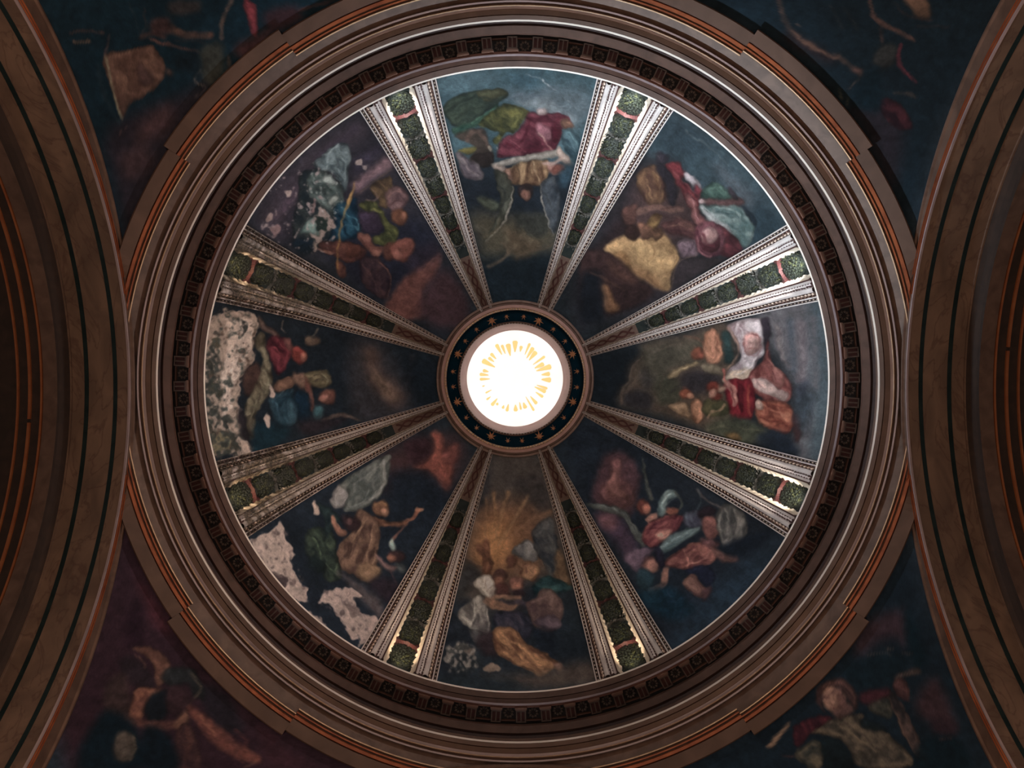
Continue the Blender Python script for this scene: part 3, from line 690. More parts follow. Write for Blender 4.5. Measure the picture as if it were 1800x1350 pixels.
paint('''
Z 0 0 1
F 30 30,36,42 -60,-60 1860,-60 1860,1410 -60,1410
# ---- top painting
Z 740 120 3.376
F 20 62,92,104 60,0 1100,0 1100,420 1000,640 240,640
F 22 88,104,114 480,150 700,110 960,120 1040,260 900,330 700,240
F 16 76,104,116 80,30 420,20 420,110 120,160
F 14 50,78,92 560,30 700,30 690,110 560,120
F 12 118,130,138 560,200 720,180 820,230 920,300 880,330 700,250
F 24 26,34,44 180,560 1000,600 960,1000 300,1000
F 20 72,66,52 300,860 560,880 800,900 800,1060 700,1110 420,1160 340,1040
F 18 20,30,38 330,1150 760,1100 740,1400 400,1400
F 10 84,70,54 500,950 600,990 700,1040 690,1085 570,1130 520,1060
F 8 48,50,46 560,880 690,860 760,920 720,1000 600,960
S 16,18,6 5 104,84,66 395,1175 470,1140 515,1100 515,1060 480,1035
S 8,10,4 3 84,70,56 560,1130 640,1080 740,1070 790,1030
D 160 36,48,44 62,76,62 130,230 200,170 330,130 480,125 520,150 460,210 380,260 340,330 200,350 150,300
F 2 70,72,52 330,140 480,125 515,150 440,180 380,190
D 150 36,72,62 68,106,88 180,360 330,300 450,210 460,250 380,310 230,390
D 40 56,60,36 120,116,58 340,330 440,240 520,215 640,255 600,320 560,375 500,385 450,460 425,420 470,385 410,370
F 3 62,52,46 200,400 290,360 370,370 390,450 430,520 420,560 330,585 290,540 320,480 270,430
S 26,20 2 96,76,68 275,430 290,385 345,380 370,430 400,470
F 2 112,102,50 225,485 320,470 305,505 240,505
F 2 40,34,34 300,520 400,500 430,560 350,590
S 8,4 1 170,160,140 395,465 410,495
S 8,4 1 175,150,140 440,480 455,505
D 20 78,24,38 142,66,80 640,265 700,262 820,265 880,300 900,350 840,360 838,400 800,470 760,500 600,520 450,520 480,420 560,380 610,320
F 4 150,96,108 690,320 770,355 790,400 740,430 690,390
F 3 70,20,34 780,340 830,370 800,440 775,400
S 18,10 3 70,20,34 640,300 620,400 560,460
F 2 126,92,76 830,300 890,315 905,350 840,358
S 12,6 2 196,150,140 700,385 760,470 770,490
E 2 186,164,162 718,256 32,20 10
D 60 40,66,80 84,116,128 850,370 900,370 950,450 930,560 880,520 840,420
F 1.5 160,152,142 412,560 600,520 830,478 838,515 640,550 470,575
S 4 1 90,74,66 640,523 660,518
S 4 1 90,74,66 690,512 700,508
F 2 160,140,130 800,480 830,460 895,560 870,570 820,540
F 3 140,122,112 420,570 500,575 525,630 490,645 440,600
D 100 92,62,44 168,132,94 510,590 640,550 760,548 750,650 710,700 600,690 520,680 490,630
S 6,10 2 200,170,130 660,560 690,640 700,690
F 3 134,98,84 500,600 530,600 540,680 500,670
E 2 42,32,32 620,730 48,50
E 2 136,92,78 622,752 30,32
S 5 1 50,32,30 605,752 615,752
S 5 1 50,32,30 636,748 646,750
S 6 1 170,125,108 626,755 628,768
F 3 148,104,96 760,570 850,570 858,615 800,636 760,605
E 2 110,62,54 812,598 38,30
S 26,18 3 168,136,126 730,565 780,560 830,535
D 60 84,74,84 118,108,112 205,500 260,520 350,590 375,640 340,660 270,655 235,600
D 110 52,54,46 84,86,74 440,600 500,620 548,700 545,780 500,880 440,960 365,1035 420,940 460,860 470,780 450,700
S 4,12,3 1.5 158,148,134 545,700 530,800 480,925 385,1025
F 4 74,80,66 325,768 400,772 470,800 440,850 360,815
D 80 44,52,62 84,92,100 700,690 780,640 810,700 830,800 815,900 785,985 750,900 720,800
S 4,9,3 1.5 150,142,130 705,700 735,850 790,990
F 6 36,60,76 830,600 890,560 900,640 860,720 820,680
S 3,4,2 1 176,184,190 620,35 720,70 760,105 800,130
S 7,3 1 186,192,196 725,70 790,125
S 3,2 1 150,160,168 840,175 920,235
S 30,10 6 84,100,112 800,110 640,170 560,200
# ---- right-hand top painting, banner and golden cloud
Z 1020 160 3.375
F 25 54,76,88 380,100 600,120 1000,400 1260,820 1000,960 800,700 560,440 400,420
F 20 88,98,108 800,440 900,500 1080,680 1060,740 940,640
F 16 44,62,74 500,160 760,300 640,380 440,300
F 14 38,58,70 1060,640 1200,800 1040,900 1000,760
F 30 44,38,44 0,1100 200,600 360,420 560,500 640,900 560,1250 100,1350 0,1350
F 20 70,52,52 360,520 620,560 700,860 560,900 300,840
F 12 38,28,30 0,1000 140,880 220,780 300,700 260,860 160,950
F 4 160,124,82 150,930 250,862 400,870 470,830 520,860 580,960 590,1000 550,1090 540,1175 500,1192 420,1130 330,1090 260,1060 210,1000
F 8 184,146,98 300,890 420,900 520,960 540,1040 440,1060 340,990
F 8 132,96,64 330,1040 440,1100 500,1180 420,1150 300,1080
F 6 128,92,58 190,960 260,950 300,1010 290,1060 230,1010
F 6 48,32,32 0,980 140,945 250,1015 330,1095 440,1195 300,1290 100,1340 0,1300
F 10 70,46,40 160,1000 260,1060 330,1110 300,1140 200,1080
F 4 112,76,52 130,1140 160,1150 185,1200 235,1290 160,1310 128,1230
F 12 18,24,32 0,1100 110,1080 130,1200 140,1350 0,1350
D 80 74,48,42 124,92,64 340,480 430,440 480,500 512,600 490,660 420,672 360,620 330,550
S 8 2 150,116,80 400,520 410,600 430,650
S 8 2 96,66,44 440,500 460,580 465,650
F 4 44,40,50 450,400 470,350 520,400 500,450 540,500 580,600 540,700 500,560 450,490
S 40,30 3 116,84,74 335,715 430,690 540,700 600,705
S 8 2 60,40,40 400,740 500,745 570,750
F 3 92,60,54 250,700 330,680 330,780 280,800 240,740
D 130 88,62,40 150,118,70 390,800 430,730 480,740 470,790 420,830
F 3 112,76,60 330,790 400,790 420,860 370,880
E 3 46,30,28 305,840 48,45
F 3 84,58,44 400,830 480,810 490,860 440,880
D 55 84,26,34 142,62,66 500,440 570,420 625,490 600,520 650,570 700,640 700,740 650,700 610,610 540,500
F 2 134,52,60 508,440 565,422 628,495 560,478
F 2 166,156,162 615,490 660,490 725,565 715,590 680,560 660,570
F 2 128,52,62 680,555 725,585 710,640 680,600
D 60 120,66,66 164,104,104 620,600 680,640 700,720 770,780 690,790 650,710
S 5 1 196,150,150 660,620 670,700 700,760
D 30 46,74,66 90,124,112 715,600 780,545 860,570 925,620 900,655 840,640 740,650
F 3 98,66,66 710,640 850,640 940,630 975,660 920,690 800,690
F 2 60,52,62 880,560 925,620 920,650 890,620
E 2 176,150,150 722,655 22,16
D 35 82,112,112 140,158,156 700,680 900,680 985,720 1035,800 1020,880 975,930 900,850 830,830 760,760
F 2 166,170,172 710,675 780,740 870,800 905,850 860,845 790,795 730,730
S 10,5 2 48,72,78 800,720 900,730 980,790
S 12,5 2 50,74,80 870,790 950,830 990,900
F 3 30,42,54 950,680 1010,720 1050,800 1000,770
D 40 66,38,40 108,68,66 480,790 600,755 700,800 690,890 620,870 540,850
D 40 60,24,32 110,48,56 780,780 880,830 970,940 880,985 830,960 860,880
E 3 106,60,70 765,875 92,108 -20
S 22 2 58,24,36 690,830 700,930 760,980 830,960
S 12 2 150,100,104 690,870 710,950 770,985
E 2 64,28,36 768,890 62,70 -20
E 2.5 166,128,126 765,860 48,52 30
S 16 2 90,40,50 730,850 745,900 790,925
D 90 84,66,78 128,106,116 570,900 660,880 700,960 640,985 600,975
F 4 44,38,42 555,1050 640,985 760,992 860,1000 700,1090 545,1165
S 6 2 96,78,70 545,1150 560,1060 600,1000 680,975
S 16,4 4 100,70,60 680,820 620,780 560,740
# ---- right painting, white cloth and red robe
Z 1040 520 3.75
F 20 96,94,100 1080,100 1520,60 1580,600 1540,1100 1350,1100 1340,600
F 16 66,82,92 1440,60 1540,80 1590,600 1530,1100 1430,1080 1470,700 1430,500
S 60,50 12 118,104,112 1380,200 1400,420 1380,560
S 40,30 10 70,80,94 1310,160 1330,400 1330,500
S 50,40 12 96,90,96 1460,150 1470,400 1480,600
S 30,20 8 128,112,112 1220,200 1250,380 1300,460
F 40 16,22,28 -60,380 360,360 330,800 -60,700
F 12 74,60,50 182,720 190,620 240,570 250,470 330,380 345,300 600,260 920,200 920,880 700,860 400,770
F 16 62,58,48 350,340 600,300 800,260 860,420 600,460 460,600 340,560
F 12 46,42,42 340,480 400,560 360,640 330,560
F 10 38,34,38 590,530 720,490 860,530 840,580 700,650 600,630
F 8 36,34,38 215,650 300,620 390,660 385,745 225,725
S 18,10 3 84,68,58 190,710 200,610 250,560 262,480 330,400
F 10 52,52,42 420,560 560,540 580,700 440,700
D 60 120,80,60 176,116,88 740,250 790,215 835,255 862,340 850,425 790,455 740,400 730,320
S 20,16 2 190,124,98 800,250 800,330 800,400
S 16,14 2 184,120,92 850,330 850,380 800,440
E 3 98,52,38 700,375 38,44
E 2 140,72,56 722,385 20,24
S 14 2 90,62,50 610,265 690,275 735,300
F 4 32,54,56 850,240 905,250 935,420 880,440 870,330
D 10 118,98,72 168,140,102 500,545 520,500 600,460 690,430 700,455 620,485 560,530
S 5,3 1 70,52,44 450,640 460,560 510,490 600,455
F 3 104,92,74 720,440 850,470 865,520 790,515 730,480
D 100 144,122,128 206,196,200 885,205 960,165 1110,145 1140,250 1132,380 1085,430 1042,552 900,552 895,500 950,440 985,400 960,330
F 3 196,186,192 1000,180 1090,170 1125,260 1120,330 1060,240
F 3 176,152,130 900,505 1040,470 1040,555 905,552
F 3 164,118,114 1005,262 1050,240 1100,262 1108,330 1085,375 1050,395 1020,370 1000,320
F 2 182,142,136 1035,280 1078,280 1080,345 1055,372 1035,345
S 12,8 1.5 118,66,66 1010,280 1005,330 1020,380
S 12,8 1.5 118,66,66 1055,250 1105,275 1112,340 1095,385
S 5 1 110,66,66 1035,305 1050,303
S 5 1 110,66,66 1066,303 1080,307
S 5 1 124,80,78 1058,308 1060,332
S 7 1 112,62,62 1042,352 1058,346 1076,354
S 8,4 2 124,74,72 1020,380 1060,400 1095,385
S 20,16,6 3 140,106,90 895,215 945,290 968,350 935,430 890,490
S 10,4 2 96,76,72 915,225 965,310 975,370
S 8,3 1.5 116,96,100 985,440 1030,390 1040,380
F 3 38,32,42 1115,150 1172,160 1176,280 1150,350 1128,260
D 65 104,46,44 164,96,90 1165,285 1182,440 1250,490 1300,560 1320,640 1290,700 1180,690 1080,650 1035,570 1050,490 1120,430
F 2 174,146,140 1062,540 1130,535 1200,595 1290,640 1270,695 1180,660 1085,615
E 3 150,92,86 1225,545 42,70 -12
S 8 1.5 90,40,42 1185,500 1220,590 1250,620
S 10,6 2 92,34,38 1060,490 1040,560 1080,640 1180,690
D 20 112,46,36 182,106,80 1080,690 1200,690 1315,720 1345,800 1290,905 1180,875 1090,820
S 12,6 2 200,132,104 1120,720 1200,760 1290,790
S 8 2 90,34,28 1100,800 1200,830 1300,840
F 2 196,160,146 1078,700 1112,688 1120,750 1080,752
F 4 66,40,42 1320,780 1380,800 1372,960 1335,930
D 95 92,12,24 142,36,44 880,560 1000,545 1065,570 1062,800 940,805 900,750 880,650
F 3 70,16,24 960,600 1000,590 1000,760 970,740
S 14 2 150,66,52 1035,580 1030,690 1050,790
S 30,38,24 2 176,134,116 880,555 925,610 945,680 935,725
S 16,8 2 190,90,80 870,490 885,560
E 3 112,44,34 800,600 48,36
E 3 104,40,32 820,670 34,40
E 2 180,124,104 795,640 26,32 15
S 4 1 90,40,36 780,635 790,650
F 3 168,130,108 830,600 880,585 890,610 840,630
E 3 124,64,46 620,640 40,38
E 2 176,116,90 650,660 24,26
D 70 110,70,50 180,122,92 655,700 720,680 740,780 705,835 670,820
S 20 2 190,128,98 700,690 720,770 700,820
D 20 100,74,54 160,124,94 500,725 600,695 650,760 645,810 560,770
S 4 1.5 40,34,36 370,770 430,740 520,735
D 120 50,52,34 92,84,54 740,690 870,690 900,780 800,800 740,770
S 16,14 2 146,110,86 765,800 780,770 840,755 870,720
F 10 54,58,46 760,860 880,800 1060,830 1150,900 1000,1000 860,940
F 5 92,70,42 880,910 960,900 990,950 930,965
S 5 1.5 96,90,70 960,860 1060,880 1160,890
F 8 26,34,46 1105,905 1250,890 1335,960 1362,1100 1200,1020 1100,965
F 10 44,50,62 1350,590 1420,560 1425,690 1375,720 1345,660
F 10 50,60,70 1340,700 1470,640 1440,800 1380,900
# ---- lower right painting
Z 1000 760 3.214
F 30 22,28,36 -40,-40 600,60 1260,560 560,1300 300,900
F 30 28,42,54 560,1240 820,860 1220,600 1180,760 900,1050
F 9 66,42,46 200,130 300,110 390,200 390,330 370,430 330,470 260,480 180,440 130,350 160,230
F 6 92,56,54 230,170 290,150 300,250 350,300 370,400 300,430 240,400 190,380 180,300 240,260
F 5 110,68,62 240,230 270,220 280,300 330,340 310,380 240,360 215,310
S 10,4 5 70,40,44 330,200 300,280 345,360
F 12 60,44,58 150,460 270,470 345,560 385,650 310,700 240,600
F 10 92,58,62 160,470 240,460 270,540 200,540
D 25 62,64,60 104,106,98 100,395 200,400 300,430 380,530 430,600 425,645 370,600 320,500 240,455 120,420
D 80 50,56,54 90,88,80 415,130 440,270 480,365 462,385 430,320 415,220
E 3 98,48,40 420,420 40,44
E 2 156,90,72 440,432 26,32 -20
F 2 150,100,84 430,480 490,455 495,490 450,510
D 110 70,88,88 146,158,152 498,462 515,370 560,325 605,325 612,365 565,380 540,465
S 12 2 60,62,54 600,330 640,400 600,450
F 3 152,84,66 545,440 610,430 610,460 555,465
D 145 78,30,38 150,78,72 408,590 450,510 560,468 645,480 610,550 540,600 480,650 430,625
F 3 186,122,104 490,570 575,545 565,595 510,615
S 6 1.5 60,24,34 430,560 500,510 600,480
D 150 62,78,78 104,118,116 498,660 560,590 640,550 725,528 735,560 650,615 560,675 510,690
D 60 58,56,70 84,88,98 640,470 720,440 760,520 700,540 660,530
D 140 90,46,44 158,94,80 535,735 640,650 720,620 805,640 835,700 780,752 680,775 600,765
S 5 1 190,120,100 640,660 680,730 660,770
S 5 1 96,50,48 700,640 740,700 730,750
F 4 98,64,58 800,655 930,685 950,730 870,735 820,700
E 3 74,44,42 450,740 50,45
E 3 134,88,76 470,752 42,42
S 6 1.5 70,36,36 430,760 450,740
F 2 28,26,38 478,660 515,655 545,750 510,765
F 4 84,64,76 308,700 400,650 475,662 430,712 400,792 355,765
S 34,44,36 3 146,94,76 548,775 540,840 505,880 465,895
F 3 22,26,42 650,785 740,752 812,770 822,830 775,885 742,835
D 40 86,54,50 132,88,74 640,850 690,798 740,840 785,900 745,945 690,905
F 4 70,44,46 745,900 800,870 790,920 750,960
F 4 28,20,26 720,460 780,415 835,440 810,475 760,490
F 3 108,64,58 750,490 830,480 852,560 800,612 755,560
D 80 50,50,50 112,104,96 855,420 920,398 1005,480 992,600 900,642 850,590 832,500
S 10 2 120,116,108 860,440 850,520 870,600
F 3 116,106,98 865,610 915,600 910,640 875,640
S 14,6 3 92,76,72 725,320 760,370 830,410 880,430
F 4 90,56,56 740,600 850,620 830,650 760,640
F 8 16,24,34 850,640 980,600 1140,560 1050,660 930,705
F 10 12,34,46 380,900 560,870 700,990 600,1060 440,1000
S 8 3 26,40,58 560,960 640,940 700,900
S 8 3 30,36,50 620,1040 680,960 720,930
F 4 26,44,52 400,760 480,810 460,880 380,860
# ---- bottom painting, cross
Z 740 800 3.068
F 26 58,48,42 380,-40 640,-40 800,500 850,800 200,800 300,300
F 30 92,60,42 330,280 640,280 660,560 420,700 260,560
F 30 126,80,48 330,360 470,330 520,480 430,600 280,600
F 20 142,92,54 350,400 430,400 460,520 400,600 350,560
S 8,26 5 132,94,62 420,480 480,380 570,230 600,160
S 6,20 5 120,84,54 400,460 430,330 470,200
S 6,26 6 112,76,52 470,450 560,370 700,300
S 6,18 5 130,88,54 380,440 400,320 395,200
S 5,14 4 118,80,52 350,450 345,330 350,240
F 10 44,38,36 480,150 560,120 640,105 700,240 640,290 560,210
F 8 40,36,36 260,20 380,100 340,240 300,250
F 10 24,28,34 60,900 260,780 300,1000 120,1200
F 20 22,28,34 560,700 830,700 900,1100 700,1110 560,900
F 10 34,32,32 235,575 330,640 260,720 200,780
F 3 86,50,36 330,470 372,470 372,650 330,660
F 3 84,50,36 298,482 322,476 340,520 388,578 372,596 340,560 305,520
S 6 2 120,74,50 355,480 352,640
D 70 112,92,82 190,170,150 285,690 325,648 390,655 408,730 375,775 320,740
S 5 1.5 90,70,62 340,680 350,730
S 5 1.5 90,70,62 385,700 350,735
D 75 76,66,62 158,142,126 320,745 350,800 382,940 345,975 260,935 190,865 250,800
D 80 60,54,54 110,98,90 262,940 372,965 372,1005 285,1005
F 6 42,30,32 300,980 400,950 420,1080 320,1060
E 3 62,38,34 425,650 42,34
E 3 108,66,50 418,685 30,36
F 4 74,40,36 400,700 470,700 470,760 400,750
D 120 74,72,72 112,104,98 498,500 560,458 622,490 630,562 560,562 505,535
E 3 74,44,34 490,570 30,38
D 110 100,62,44 156,108,74 510,575 600,565 642,600 632,650 590,675 530,655 540,610
S 6 1.5 70,40,34 560,580 570,640
D 70 34,38,44 74,70,66 600,400 700,330 735,440 748,600 710,665 650,560 605,480
F 5 92,66,46 740,500 790,640 810,710 720,690 720,610
D 20 16,36,40 44,70,68 600,700 700,650 810,720 720,742 620,745
E 3 92,56,46 515,690 44,36
E 3 140,86,66 520,712 30,32
E 3 44,30,32 525,745 34,22
S 44,50,40 3 146,94,66 355,785 410,815 480,815 525,790
S 20 3 136,90,66 380,770 480,765 530,770
F 3 54,46,52 420,790 520,780 575,800 560,830 480,800
D 110 70,48,46 106,76,66 560,795 620,772 640,730 700,718 752,780 765,870 700,955 620,945 580,860
D 20 62,48,56 98,76,80 610,890 700,860 765,900 740,940 640,930
D 70 26,28,38 60,52,60 400,850 560,850 600,930 560,1000 480,940 400,930
F 8 20,26,34 600,940 710,960 715,1100 640,1060
D 35 92,54,36 164,108,68 395,930 500,940 560,1010 700,1085 735,1130 650,1192 600,1172 500,1125 400,1060
S 8 2 70,42,32 430,1080 520,1130 610,1165
S 10 3 180,124,80 430,960 500,1010 600,1090
F 3 116,78,64 715,1125 765,1125 772,1170 745,1175
F 3 24,24,30 745,1170 780,1150 778,1185 750,1190
N .35 62,60,56 130,1040 230,1010 300,1050 290,1130 150,1150
F 10 30,34,36 150,1080 300,1060 330,1140 200,1180
N .25 128,104,88 330,1150 370,1120 430,1150 425,1165 340,1165
N .25 104,86,76 230,1045 280,1040 300,1075 250,1080
M .50 5 120,104,92 130,1040 230,1010 300,1050 290,1160 150,1170
F 16 68,54,46 330,1190 600,1180 900,1110 950,1230 500,1250
F 14 26,32,36 90,1200 400,1190 560,1260 300,1300 120,1290
# ---- lower left painting, torch bearer and bare plaster
Z 400 760 3.214
F 30 24,30,38 -20,560 700,200 1300,300 1100,760 800,1280 300,1000
F 24 58,36,36 880,130 1100,30 1290,20 1340,150 1220,340 1100,260 900,330
F 6 128,64,52 1150,0 1205,0 1225,110 1275,180 1260,290 1240,330 1180,270 1130,220 1060,210 1050,190 1130,150 1165,80
F 6 100,52,46 1215,110 1300,60 1300,160 1240,180
F 8 44,26,30 1000,60 1130,30 1140,130 1050,180
F 16 22,28,36 900,250 1040,210 1160,260 1240,350 1100,500 960,460
D 100 104,96,92 146,130,122 598,330 640,288 682,325 672,400 610,432 578,385
D 115 70,72,66 112,108,98 640,280 900,130 912,230 880,330 800,412 760,432 660,445 680,340
S 12,24,10 3 140,130,120 880,160 885,270 840,350 780,395
E 3 104,66,46 865,430 52,46
S 10 2 140,96,64 830,410 870,395 900,410
E 2 168,112,86 888,450 22,28
D 0 100,60,44 164,104,74 790,470 860,490 940,508 1000,498 1005,525 900,535 820,510
S 26,20 2 146,84,60 1000,505 1050,480
S 14,30 2 152,84,58 1040,490 1075,440
S 24,16 2 190,120,84 1062,432 1098,438
S 18,14 2 118,72,58 925,620 960,570 1010,520
F 2 140,150,140 915,610 940,600 948,660 925,665
D 105 72,46,38 144,100,74 730,440 800,462 862,540 850,660 840,760 800,845 700,805 610,745 640,620 700,560
S 6 1.5 60,38,34 790,500 740,600 700,700
S 6 1.5 160,114,84 830,520 800,640 780,740
F 5 126,90,64 740,745 850,755 862,800 800,848 735,810
D 60 28,36,32 70,78,56 438,575 520,528 600,590 622,700 642,815 560,845 520,765 440,700
D 110 22,32,36 44,58,54 500,400 570,420 640,490 600,520 560,600 540,480
F 2 150,94,72 580,475 605,475 620,530 680,560 650,585 600,560
F 4 46,30,32 650,470 740,480 752,535 700,562 655,520
E 2 96,62,58 690,500 22,26
F 5 20,28,28 480,700 560,740 520,800 440,760
F 3 132,92,86 832,680 860,700 890,740 955,760 930,782 870,755
E 3 56,34,34 950,700 50,36
E 2 122,74,58 925,712 26,24
S 8 2 88,50,50 920,780 940,830 950,880
F 4 60,60,58 950,740 1000,760 1005,800 960,780
F 8 78,64,62 620,785 700,830 800,890 875,980 865,1050 780,970 700,880
F 10 36,26,32 800,850 900,820 980,900 900,960
F 12 20,26,32 300,520 430,560 440,720 560,860 500,900 380,720 330,600
N .3 182,152,138 120,605 230,565 300,500 325,600 372,690 352,725 400,830 450,880 455,960 390,945 330,915 270,835 200,745
N .15 186,156,142 472,400 495,385 522,462 490,462
N .35 176,146,134 545,895 640,880 690,900 740,1010 845,1045 852,1080 790,1180 745,1200 750,1150 690,1130 640,1060 590,990 560,970 512,965
N .1 184,152,140 655,878 700,880 772,932 700,930 660,915
N .3 120,98,92 660,960 740,990 760,1040 690,1040
N .3 176,146,134 670,1110 730,1110 745,1160 700,1175
N .4 150,124,114 430,1010 520,1050 585,1135 500,1105
N .5 60,46,48 250,790 330,800 350,870 290,890
M .64 5 96,74,68 120,605 230,565 300,500 372,690 450,880 455,960 330,915 200,745
M .62 5 90,70,66 545,895 690,900 740,1010 852,1080 745,1200 640,1060 512,965
# ---- left painting, half lost
Z 340 500 3.75
F 40 20,26,32 60,0 900,100 1700,350 1700,800 900,1000 100,1300
F 20 42,38,40 1040,380 1240,400 1400,640 1420,860 1060,880
F 14 74,54,46 1120,440 1200,420 1230,560 1300,620 1390,700 1370,780 1300,800 1190,700 1150,620
F 10 92,68,54 1180,600 1280,640 1330,740 1260,740
S 20,10 8 56,46,46 1440,470 1430,600 1400,660
S 20,10 8 48,44,46 1070,700 1110,760 1100,860
F 20 16,22,28 1400,500 1640,520 1640,760 1460,760
N .5 166,138,122 60,240 200,170 330,180 425,215 420,300 390,410 405,500 340,560 310,640 290,760 320,850 350,900 372,1000 385,1110 330,1135 240,1110 100,1120 60,900 60,600
N .45 196,170,156 210,230 330,210 400,240 380,420 300,600 240,700 250,820 200,860 180,640 230,420
N .5 66,62,50 110,350 170,360 190,420 130,430
N .4 40,40,40 325,230 350,240 350,320 325,330
N .5 92,70,60 300,420 340,420 340,450 305,450
N .7 50,50,42 85,480 130,520 150,700 200,700 160,740 100,700
N .7 48,46,40 90,900 160,960 250,960 300,1080 160,1110 90,1000
N .7 120,104,76 120,980 230,980 250,1090 140,1110
N .6 30,34,34 190,880 230,890 240,960 200,950
M .60 6 58,60,54 60,240 330,180 420,300 390,500 310,640 290,800 372,1000 385,1110 60,1120
M .64 4 84,62,50 60,240 330,180 420,300 390,500 310,640 290,800 372,1000 385,1110 60,1120
M .50 5 44,46,42 60,420 160,440 190,700 130,900 60,900
M .52 6 50,50,44 90,860 260,880 330,1060 300,1120 90,1120
F 5 58,36,30 335,575 410,515 465,600 445,700 385,745 330,700
D 70 62,50,36 138,118,90 400,385 430,310 465,340 500,500 515,620 495,720 430,825 375,905 360,1010 335,900 350,770 430,620 450,480
S 10 2 40,30,26 410,360 395,410
F 5 24,20,24 290,820 370,880 395,1050 330,1045 298,900
D 60 60,48,36 110,92,70 350,880 400,860 400,1000 375,1020
D 50 72,50,46 128,96,80 425,205 470,250 560,315 570,350 500,325 440,285
D 60 56,16,24 126,46,52 485,355 600,340 650,395 640,470 605,560 550,595 510,500
F 3 112,66,60 595,350 640,355 656,430 615,425
F 3 118,44,38 665,405 740,440 742,500 690,522 648,480
F 2 150,86,70 705,460 745,450 740,500 710,505
D 30 96,62,48 148,98,72 528,650 640,608 662,660 600,702 535,705
F 4 108,74,58 645,590 745,585 755,665 680,672
D 10 84,68,46 134,114,80 735,585 860,562 905,590 905,655 830,685 760,650
S 8 2 50,38,32 770,620 820,590 870,600
S 8 2 50,38,32 800,640 850,620 880,640
S 8 2 46,34,30 830,560 870,600 900,640
D 80 110,58,48 150,88,70 738,600 770,650 795,750 790,825 768,812 748,700
D 100 20,40,50 52,76,86 505,740 640,690 662,740 695,835 660,925 560,925 500,820
S 8,4 2 84,104,112 560,740 590,700
F 5 12,28,40 670,720 765,720 765,900 700,910
F 3 48,74,78 798,800 852,805 850,895 800,885
E 3 92,52,42 885,740 56,50
E 2 156,96,80 860,745 26,24
D 150 84,64,56 124,96,84 845,890 950,845 1040,865 1105,900 1040,890 950,875 860,905
F 3 96,72,58 735,345 815,345 832,385 790,405 745,395
S 14,8 2 104,84,68 740,360 780,340 820,292
S 6 1.5 120,96,80 590,240 580,290 610,310
F 8 14,34,42 400,930 500,905 625,960 560,1060 400,1100
F 10 34,26,30 700,900 900,880 1000,900 760,1000
N .2 190,160,146 480,850 507,880 500,945 475,930 458,880
N .2 186,156,142 500,655 530,690 532,752 500,742
N .3 176,146,130 310,1040 350,1030 385,1110 325,1135
# ---- upper left painting, banner pole
Z 400 160 3.376
F 40 40,36,44 100,760 700,100 900,200 1300,1000 1300,1400 900,1100
F 20 60,50,58 180,720 460,380 760,180 820,260 560,400 380,640 300,860
S 50,40 10 84,64,76 430,560 380,640 300,740
S 40,30 10 58,48,62 560,380 760,220
F 10 116,86,92 740,560 820,480 950,390 975,450 860,520 780,600
F 10 50,44,58 740,420 880,320 920,360 780,480
F 20 26,28,40 600,900 1100,740 1240,960 960,1240 700,1100
F 8 94,54,48 940,1260 1040,1120 1150,1020 1255,955 1240,1080 1165,1180 1140,1350 880,1350
F 14 56,36,40 1165,1190 1290,1060 1420,1240 1400,1400 1150,1350
F 12 36,30,40 1040,980 1200,900 1260,960 1120,1060
D 70 22,32,38 46,52,50 430,480 600,480 640,640 620,860 440,960 380,800 420,640
D 50 48,60,64 132,146,146 555,385 640,320 705,310 735,370 720,440 712,560 690,600 655,530 620,480 540,470 510,430
S 8,3 1.5 160,172,172 660,320 600,370 560,385
D 60 42,52,50 96,108,102 480,500 600,485 680,580 685,660 640,720 560,680 485,620
F 3 148,152,144 565,520 610,495 650,560 600,555
F 3 134,134,124 585,660 640,610 660,640 610,680
D 60 8,30,46 32,74,92 640,680 700,655 770,680 782,800 765,870 620,892 600,860 632,780
S 6 1.5 96,140,150 700,730 760,760 775,820
S 5 1.5 84,120,130 690,800 740,800 775,830
F 4 12,34,50 730,640 765,640 765,700 735,700
S 5 1.5 76,60,50 760,620 860,540 970,470
D 70 62,46,34 104,78,50 845,565 960,505 975,600 945,700 880,645
D 60 72,50,54 120,86,84 930,620 1000,560 1075,620 1035,705 970,705
S 10 2 128,96,92 860,580 880,640 820,650
E 3 92,54,38 1020,745 54,52
E 2 140,86,66 1045,740 16,24
D 50 50,54,30 102,100,50 780,672 870,650 920,715 965,790 1015,835 985,912 900,916 858,870 935,825 880,745
F 2 124,120,60 850,700 910,705 920,725 870,720
F 5 48,36,50 780,720 880,722 925,800 885,852 800,832
D 30 108,62,52 150,92,76 768,850 830,850 880,920 925,925 895,985 840,955
E 3 78,44,36 960,950 40,50
F 3 104,56,46 960,915 1070,868 1112,900 1090,965 1040,1020 990,1000
E 2 132,76,64 1012,972 28,36 -20
D 80 34,26,36 66,44,46 775,1000 900,985 965,1100 940,1225 820,1165
S 8,4 2 120,76,62 905,1010 960,1090 968,1150 950,1220
D 20 58,32,32 100,56,46 540,895 700,895 815,925 805,990 720,1015 600,965
E 3 84,46,38 745,945 54,42
S 16,10 2 140,96,80 540,935 600,950 620,970
D 80 76,44,40 120,72,56 635,1020 690,1020 702,1100 655,1090
S 5,24,10,8 1.5 152,108,54 755,535 735,610 710,680 680,760 655,920 650,1060
S 14,10 2 190,140,80 735,600 712,670
N .5 150,128,122 470,790 560,680 640,800 560,860 500,960 510,880
F 3 96,120,112 440,835 500,745 545,860 470,835
N .3 26,42,40 520,740 600,760 590,830 530,820
N .25 176,152,146 340,600 370,590 370,630 345,630
N .3 160,134,130 230,730 270,730 260,770 235,770
N .3 140,110,112 250,810 300,790 320,830 280,860
